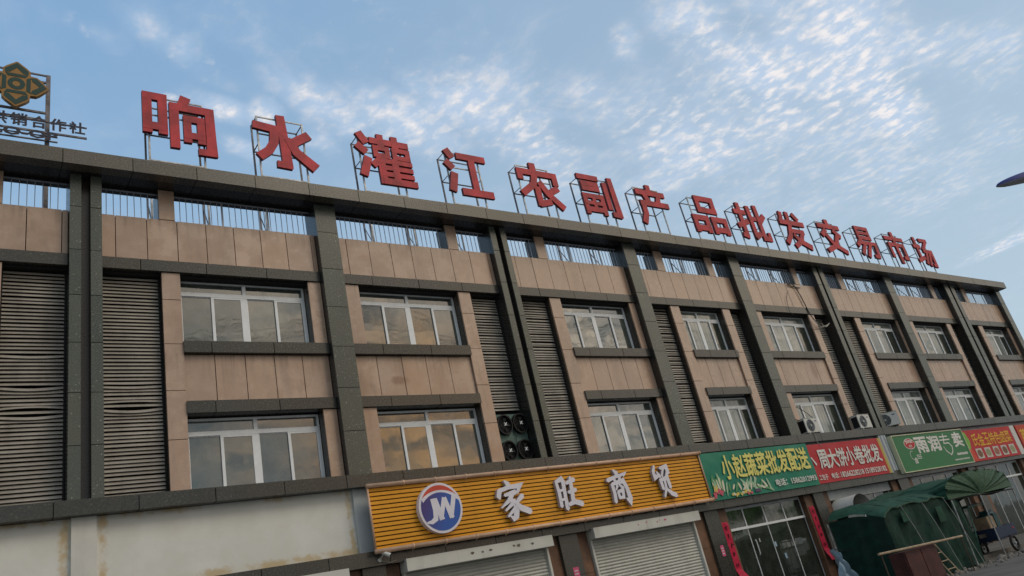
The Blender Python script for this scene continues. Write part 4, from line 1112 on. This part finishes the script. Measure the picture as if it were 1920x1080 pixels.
cable('unit_cable', [(27.45, -.14, 5.66), (27.5, -.16, 5.5), (27.46, -.16, 5.30), (27.52, -.25, 5.1)], .012, CABLEL, 'pale drain hose hanging from leftmost air conditioner over the ledge')

# ================================================================== tent and things on the pavement
TN = thing('green_tarp_tent', 'long dark green tarpaulin tent with sagging roof on the pavement', 'tent', (24.5, -2.8, .0))
def sheet(fn, nu, nv, thick=None):
    mb = MB(); v = [fn(i/nu, j/nv) for j in range(nv+1) for i in range(nu+1)]
    mb.add(v, [(j*(nu+1)+i, j*(nu+1)+i+1, (j+1)*(nu+1)+i+1, (j+1)*(nu+1)+i) for j in range(nv) for i in range(nu)])
    return mb
TX0, TX1, TYF, TYB = 22.8, 27.6, -4.35, -2.5
def wav(a, b, s=1): return s*(math.sin(a*7+b*3)*.5+math.sin(a*17-b*5+1)*.3+math.sin(a*31+b*13)*.2)
def roof_(u, v):
    x = TX0+(TX1-TX0)*u; y = TYF+(TYB-TYF)*v
    z = 2.28+.30*math.sin(min(1, v*1.6)*math.pi/2)-.04*math.sin(u*math.pi*3)**2*(1-v)+.03*wav(u*3, v*2)-.28*(max(0, .15-u)/.15)**2
    return (x, y-.03*wav(u*5, v), z)
sheet(roof_, 60, 14).build('roof_sheet', TARPR, TN, True)
def front_(u, v):
    x = TX0+(TX1-TX0)*u+.05*wav(u, v*2); z = .04+(2.28-.04*math.sin(u*math.pi*3)**2-.28*(max(0, .15-u)/.15)**2-.04)*v
    return (x, TYF+.02+.10*wav(u*4, v*1.5)*(1-v*.6), z)
sheet(front_, 70, 16).build('front_curtain', TARP, TN, True)
def left_(u, v):
    y = TYF+(TYB-TYF)*u; z = .04+(1.95+.25*math.sin(min(1, u*1.6)*math.pi/2))*v
    return (TX0+.03*wav(u*4, v), y, z)
sheet(left_, 20, 12).build('side_curtain', TARP, TN, True)
def right_(u, v):
    y = TYF+(TYB-TYF)*u; z = .04+(2.10+.35*math.sin(min(1, u*1.6)*math.pi/2))*v
    return (TX1+.03*wav(u*4, v), y, z)
sheet(right_, 20, 12).build('side_curtain', TARP, TN, True)
# poles
for (x, y) in ((TX1, TYB), (TX0, TYB)):
    s = MB(); s.tube((x, y+.06, 0), (x, y+.06, 2.2), .022, 8); s.build('pole', STEELL, TN)
for uq in (.14, .36, .60, .83):
    s = MB()
    for k in range(14):
        a_, b_ = roof_(uq, k/14), roof_(uq, (k+1)/14)
        s.add([(a_[0]-.02, a_[1], a_[2]+.008), (a_[0]+.03, a_[1], a_[2]+.008), (b_[0]+.03, b_[1], b_[2]+.008), (b_[0]-.02, b_[1], b_[2]+.008)], [(0, 1, 2, 3)])
    s.build('seam', TARP, TN)
for uq in (.22, .50, .78):
    a_ = roof_(uq, 0); s = MB(); s.path([(a_[0], a_[1]-.03, a_[2]), (a_[0]+.05, a_[1]-.18, a_[2]-.7), (a_[0]+.1, a_[1]-.42, .05)], .010, 5); s.build('rope', CABLEL, TN)
for x_, z_, w_, h_ in ((23.6, 1.75, .5, .35), (25.7, 1.5, .42, .5), (26.8, 1.85, .35, .25)):
    s = MB(); s.add([(x_, TYF-.10, z_), (x_+w_, TYF-.10, z_+.03), (x_+w_-.03, TYF-.10, z_+h_), (x_+.02, TYF-.10, z_+h_-.02)], [(0, 1, 2, 3)]); s.build('patch', TARPR, TN)
s = MB(); s.path([(TX0+(TX1-TX0)*k/30, TYF-.02, roof_(k/30, 0)[2]-.015+.01*math.sin(k*2.1)) for k in range(31)], .022, 5); s.build('eave_hem', TARPL, TN)
# hood at the right end: half round front with folds gathered at its foot
HD = thing('tarp_hood', 'faded green arched tarpaulin hood with folds radiating from its base', 'canopy', (28.9, -4.3, .0))
HX0, HX1, HY = 26.75, 31.55, -4.45
hxc = (HX0+HX1)/2; ph_ = [RND.uniform(-1, 1) for _ in range(60)]
def hoodf(u, v):
    a = math.pi*(1-u); rx = (HX1-HX0)/2; rz = .78
    ax, az = hxc+rx*math.cos(a)*(1+.02*ph_[int(u*58)]), 2.12+rz*abs(math.sin(a))**.55
    bx_, bz_ = hxc-.15, 2.10
    fold = .05*math.sin(u*41+1.5*math.sin(u*9))+.035*math.sin(u*71+1)+.03*ph_[int(u*58)]
    return (bx_+(ax-bx_)*v, HY+fold*v*(1-.25*v)-.16*math.sin(v*math.pi)*.6, bz_+(az-bz_)*v)
sheet(hoodf, 120, 10).build('folded_front', TARPL, HD, True)
def hoodr(u, v):
    a = math.pi*(1-u); rx = (HX1-HX0)/2
    return (hxc+rx*math.cos(a)*(1+.02*ph_[int(u*58)]), HY+3.0*v, 2.12+.78*abs(math.sin(a))**.55-.12*math.sin(v*3.14*2)**2+.02*wav(u*4, v*3))
sheet(hoodr, 60, 12).build('roof_sheet', TARPR, HD, True)
s = MB(); s.tube((HX0, HY, 2.10), (HX1, HY, 2.02), .025, 8); s.tube((HX0, HY+3, 2.10), (HX1, HY+3, 2.02), .025, 8); s.build('cross_bar', BLACK, HD)
for (x, y, r) in ((HX0+.1, HY, .022), (28.9, HY, .020), (HX1-.1, HY, .022), (HX0+.1, HY+3, .02), (HX1-.1, HY+3, .02)):
    s = MB(); s.tube((x, y, 0), (x+.05, y, 2.1), r, 8); s.build('pole', STEELL, HD)

# cargo tricycle under the hood
TR = thing('cargo_tricycle', 'dark cargo tricycle with green windscreen frame parked under the hood', 'tricycle', (30.3, -3.4, 0))
def wheel(cx, cy, r, par):
    s = MB(); n = 24; m_ = 8; v = []
    for i in range(n):
        a = 2*math.pi*i/n
        for j in range(m_):
            b = 2*math.pi*j/m_; rr_ = r-.045+.045*math.cos(b); v.append((cx+rr_*math.cos(a), cy+.045*math.sin(b), r+rr_*math.sin(a)))
    s.add(v, [(i*m_+j, i*m_+(j+1) % m_, ((i+1) % n)*m_+(j+1) % m_, ((i+1) % n)*m_+j) for i in range(n) for j in range(m_)])
    w = s.build('wheel', RUBBER, par, True)
    s = MB()
    for k in range(8):
        a = k*math.pi/4; s.tube((cx, cy, r), (cx+(r-.07)*math.cos(a), cy, r+(r-.07)*math.sin(a)), .008, 4)
    s.tube((cx, cy-.05, r), (cx, cy+.05, r), .04, 10)
    s.build('spokes', LAMPG, w)
wheel(28.3, -3.5, .28, TR); wheel(30.9, -4.0, .28, TR); wheel(30.9, -2.9, .28, TR)
s = MB(); s.box(29.9, 31.5, -3.95, -2.95, .50, .56); s.box(29.9, 31.5, -3.98, -3.94, .56, .92); s.box(29.9, 31.5, -2.96, -2.92, .56, .92); s.box(29.88, 29.92, -3.95, -2.95, .56, .92); s.box(31.48, 31.52, -3.95, -2.95, .56, .92); s.build('cargo_bed', plain('bed_navy', (.02, .035, .08)), TR)
s = MB(); s.tube((28.3, -3.5, .28), (28.75, -3.5, 1.05), .03, 8); s.tube((28.6, -3.5, .45), (30.0, -3.5, .45), .035, 8); s.tube((28.75, -3.5, 1.02), (28.85, -3.85, 1.12), .015, 6); s.tube((28.75, -3.5, 1.02), (28.85, -3.15, 1.12), .015, 6); s.build('frame', BLACK, TR)
s = MB(); s.box(29.2, 29.75, -3.72, -3.28, .68, .80); s.build('seat', BLACK, TR)
for (x, y, z) in ((29.0, -4.05, 1.95), ):
    s = MB(); s.tube((28.5, -3.95, .6), (28.8, -3.95, 1.75), .02, 6); s.tube((28.5, -3.05, .6), (28.8, -3.05, 1.75), .02, 6); s.tube((28.8, -3.95, 1.75), (28.8, -3.05, 1.75), .02, 6); s.tube((28.8, -3.95, 1.75), (30.0, -3.95, 1.75), .02, 6); s.tube((28.8, -3.05, 1.75), (30.0, -3.05, 1.75), .02, 6); s.build('windscreen_frame', plain('frame_green', (.05, .16, .12)), TR)
s = MB(); s.add([(28.78, -3.97, 1.77), (30.1, -3.97, 1.80), (30.1, -3.03, 1.80), (28.78, -3.03, 1.77), (28.78, -3.97, 1.80), (30.1, -3.97, 1.83), (30.1, -3.03, 1.83), (28.78, -3.03, 1.80)], [(0, 1, 2, 3), (4, 5, 6, 7), (0, 1, 5, 4), (1, 2, 6, 5), (2, 3, 7, 6), (3, 0, 4, 7)]); s.build('rain_cover', plain('cover_teal', (.012, .05, .075)), TR)
s = MB(); disc(s, 31.3, .78, .05, .04, -3.99, -3.975, 12); s.build('tail_light', plain('tail_red', (.45, .02, .02)), TR)
# cardboard boxes and bundles in the bed
for k, (x, y, z, a, b, c, m, lb) in enumerate(((30.1, -3.8, .57, .5, .5, .75, WOOD, 'brown cardboard box standing in the tricycle bed'), (30.75, -3.7, .57, .6, .6, .95, plain('sack_teal', (.03, .09, .10)), 'teal bundle behind the cardboard box in the tricycle bed'))):
    s = MB(); s.box(x, x+a, y, y+b, z, z+c); o = s.build('cardboard_box' if k == 0 else 'cloth_bundle', m); tag(o, lb, 'box' if k == 0 else 'bundle')
    bm = bmesh.new(); bm.from_mesh(o.data); bmesh.ops.bevel(bm, geom=bm.edges[:], offset=.02 if k == 0 else .14, segments=3, affect='EDGES'); bm.to_mesh(o.data); bm.free()

# red brown cabinet, wooden pole, ladder in front of the tent
CB = thing('low_cabinet', 'rusty red brown metal cabinet standing in front of the tent', 'cabinet', (22.9, -4.75, 0))
s = MB(); s.box(22.0, 23.8, -4.98, -4.52, .08, 1.0); s.build('body', RUST, CB)
s = MB(); s.box(22.04, 22.88, -5.005, -4.982, .12, .96); s.build('door', RUST, CB)
s = MB(); s.box(22.92, 23.76, -5.005, -4.982, .12, .96); s.build('door', RUST, CB)
s = MB(); s.tube((20.6, -5.1, 1.11), (25.3, -5.1, 1.0), .035, 8); o = s.build('wooden_pole', WOOD); tag(o, 'pale wooden pole lying level across the front of the tent', 'pole')
s = MB()
s.tube((20.7, -5.1, .0), (20.7, -5.1, 1.08), .02, 6)
o = s.build('wooden_prop', BARKD); tag(o, 'short wooden prop under the left end of the level pole', 'prop')
s = MB(); s.tube((25.2, -5.1, .0), (25.2, -5.1, .97), .02, 6)
o = s.build('wooden_prop', BARKD); tag(o, 'short wooden prop under the right end of the level pole', 'prop')
CLT = thing('pale_cloth', 'crumpled pale blue cloth hanging at the left end of the tent', 'cloth', (22.2, -3, 0))
mb = MB(); v = []
for j in range(17):
    for i in range(13):
        u, w = i/12, j/16; v.append((21.75+.25*u+.75*u*(1-w), -3.0+.10*math.sin(u*9+w*6)+.05*math.sin(u*23-w*9), .15+1.35*w-.25*u*w))
mb.add(v, [(j*13+i, j*13+i+1, (j+1)*13+i+1, (j+1)*13+i) for j in range(16) for i in range(12)])
mb.build('cloth', flat('pale_blue_cloth', (.30, .42, .52), .8, .15, 4), CLT, True)
s = MB(); s.tube((21.7, -3.0, 1.5), (22.85, -3.0, 1.25), .012, 6); s.build('line', CABLE, CLT)
LD = thing('wooden_ladder', 'short wooden ladder leaning on the tent curtain', 'ladder', (24.4, -4.8, 0))
for x in (24.2, 24.7):
    s = MB(); s.tube((x, -4.95, 0), (x, -4.45, 1.05), .022, 6); s.build('rail', WOOD, LD)
for k in range(4):
    z = .22+.24*k; s = MB(); s.tube((24.2, -4.95+.476*z, z), (24.7, -4.95+.476*z, z), .016, 6); s.build('rung', WOOD, LD)
# rubble along the kerb
rb = MB(); r9 = random.Random(5)
def rock(mb, c, s, r):
    v = []; n = 6
    for j, (zz, k) in enumerate(((0, 1), (.55, .9), (1, .45))):
        for i in range(n):
            a = 6.283*i/n+j*.3; q = k*r.uniform(.7, 1.15); v.append((c[0]+s*q*math.cos(a), c[1]+s*q*math.sin(a)*.8, c[2]+s*zz*.8*r.uniform(.85, 1.1)))
    f = [tuple(range(n))]+[(j*n+i, j*n+(i+1) % n, (j+1)*n+(i+1) % n, (j+1)*n+i) for j in range(2) for i in range(n)]+[tuple(range(2*n, 3*n))]
    mb.add(v, f)
for k in range(300):
    x = r9.uniform(22, 40); y = -4.75+r9.gauss(0, .35)-.012*(x-28); rock(rb, (x, y, 0), r9.choice([.03, .05, .06, .10]), r9)
tag(rb.build('rubble', RUBB), 'loose stones and broken rubble along the foot of the tent', kind='stuff')
for k, (x, y, s_) in enumerate(((27.9, -4.75, .20), (29.3, -4.9, .17), (31.6, -4.7, .22), (30.4, -4.8, .14))):
    s = MB(); rock(s, (x, y, 0), s_, r9); o = s.build('stone_block', RUBB)
    tag(o, ['grey stone weighting the left pole foot of the hood', 'grey stone at the middle pole foot of the hood', 'largest grey stone, at the right pole foot of the hood', 'smallest grey stone, right of the middle pole foot'][k], 'stone')
DR = thing('round_vent_hood', 'dusty white half round vent hood above the tent roof', 'vent hood', (27.6, -.3, 2.4))
s = MB(); n = 20
for k in range(n):
    a0, a1 = math.pi*k/n, math.pi*(k+1)/n
    s.add([(27.9+.62*math.cos(a), y, 2.55+.55*math.sin(a)) for y in (-.75, .2) for a in (a0, a1)], [(0, 1, 3, 2)])
s.build('shell', WHITE, DR, True)
s = MB(); s.box(27.3, 28.5, -.02, .2, 2.5, 2.56); s.build('bracket', STEEL, DR)

# ================================================================== street lamp, neighbour, pole wires
lt = f_+r_*(1867-960)/FPX-u_*(350-540)/FPX; lt = CAM+lt*(18.0/np.linalg.norm(lt))
tip = Vector(lt)
rd = f_+r_*(1990-960)/FPX-u_*(341-540)/FPX; rd = CAM+rd*(18.6/np.linalg.norm(rd)); endp = Vector(rd)
ax = (endp-tip); Lh = ax.length; ax.normalize(); px2 = Vector((-ax.y, ax.x, 0))
LM = thing('street_lamp', 'blue topped street lamp head reaching in at the right edge', 'street lamp', (tip+ax*(Lh+1.2)).to_tuple()[:2]+(0,))
def lampshell(top):
    mb = MB(); v = []; nu, nv = 24, 10
    for i in range(nu+1):
        t = i/nu; w = .17*(math.sin(math.pi*min(1, t*.62+.0))**.45 if t > 0 else 0); hgt = .17*(math.sin(math.pi*min(.5, t*.62))**.5 if t > 0 else 0)
        for j in range(nv+1):
            s = j/nv*2-1
            p_ = tip+ax*(Lh*t)+px2*(w*s)
            z = (hgt*math.sqrt(max(0, 1-s*s)) if top else -.035*math.sqrt(max(0, 1-s*s))*min(1, t*6))
            v.append((p_.x, p_.y, tip.z+z))
    mb.add(v, [(i*(nv+1)+j, i*(nv+1)+j+1, (i+1)*(nv+1)+j+1, (i+1)*(nv+1)+j) for i in range(nu) for j in range(nv)])
    return mb
lampshell(True).build('lamp_cover', BLUE, LM, True); lampshell(False).build('lamp_lens', LAMPG, LM, True)
s = MB(); q0 = tip+ax*(Lh*.98)+Vector((0, 0, .12)); q1 = tip+ax*(Lh+1.2)+Vector((0, 0, -.3)); s.tube(q0, q1, .04, 10); s.build('arm', LAMPG, LM)
s = MB(); s.tube((q1.x, q1.y, 0), (q1.x, q1.y, q1.z+.2), .09, 14, r1=.06); s.build('pole', LAMPG, LM)

NB = thing('neighbour_building', 'dark building corner beyond the right end of the market', 'building', (64, 4, 0))
s = MB(); s.box(57.5, 72, 4, 14, 0, 11.6); s.build('wall', DARKB, NB)
s = MB(); s.add([(57.1, 3.5, 11.6), (72.4, 3.5, 11.6), (72.4, 14.5, 11.6), (57.1, 14.5, 11.6), (57.1, 9, 13.6), (72.4, 9, 13.6)], [(0, 1, 5, 4), (2, 3, 4, 5), (0, 4, 3), (1, 2, 5), (0, 3, 2, 1)]); s.build('roof', flat('neighbour_roof', (.06, .07, .085), .7), NB)
for k in range(3):
    for z in (1.2, 4.6, 8.0): box('window', 57.46, 57.5, 5+k*3, 6.4+k*3, z, z+1.6, GLASS, NB)

# ================================================================== across the street, seen only in the glass
wr = random.Random(21)
for k in range(12):
    y = -19.5-.25*k; z0 = 17.2+wr.uniform(0, 3.4); sagw = wr.uniform(.6, 1.8)
    pts = [(-30+95*t, y+.3*math.sin(t*5+k), z0-sagw*math.sin(math.pi*((t*4) % 1))+wr.uniform(-.03, .03)) for t in np.linspace(0, 1, 41)]
    s = MB(); s.path(pts, .022, 4); o = s.build('overhead_wire', CABLE)
    tag(o, 'thin sagging overhead wire across the street, mirrored only in upper window panes', 'wire', 'overhead wires mirrored in the windows')
LEAF = flat('leaf_green', (.040, .060, .025), .7, .3, 3)
BARK = flat('bark', (.08, .06, .045), .9, .3, 5)
for k, (x, y, h, lb) in enumerate(((58, -33, 8.5, 'round street tree mirrored at the left in the shop glass'), (66, -34, 9.5, 'taller street tree mirrored in the middle of the shop glass'), (75, -33, 8.0, 'spreading street tree mirrored at the right of the shop glass'))):
    t = thing('street_tree', lb, 'tree', (x, y, 0), 'street trees mirrored in the shop glass')
    s = MB(); s.tube((x, y, 0), (x+.1, y, h*.45), .20, 8, r1=.13)
    for q in range(7):
        a = q*.9; s.tube((x+.1, y, h*.42), (x+1.6*math.cos(a), y+1.6*math.sin(a), h*(.62+.04*q)), .08, 5, r1=.03)
    s.build('trunk', BARK, t)
    s = MB()
    cl = [(x+wr.gauss(0, 1.2), y+wr.gauss(0, 1.2), h*.72+wr.gauss(0, h*.11)) for _ in range(26)]
    for _ in range(2600):
        c = wr.choice(cl); p_ = Vector((c[0]+wr.gauss(0, .38), c[1]+wr.gauss(0, .38), c[2]+wr.gauss(0, .32)))
        a = Vector((wr.gauss(0, 1), wr.gauss(0, 1), wr.gauss(0, 1))).normalized()*.14; b = a.orthogonal().normalized()*.07
        s.add([p_-a, p_+b, p_+a, p_-b], [(0, 1, 2, 3)])
    s.build('crown', LEAF, t)
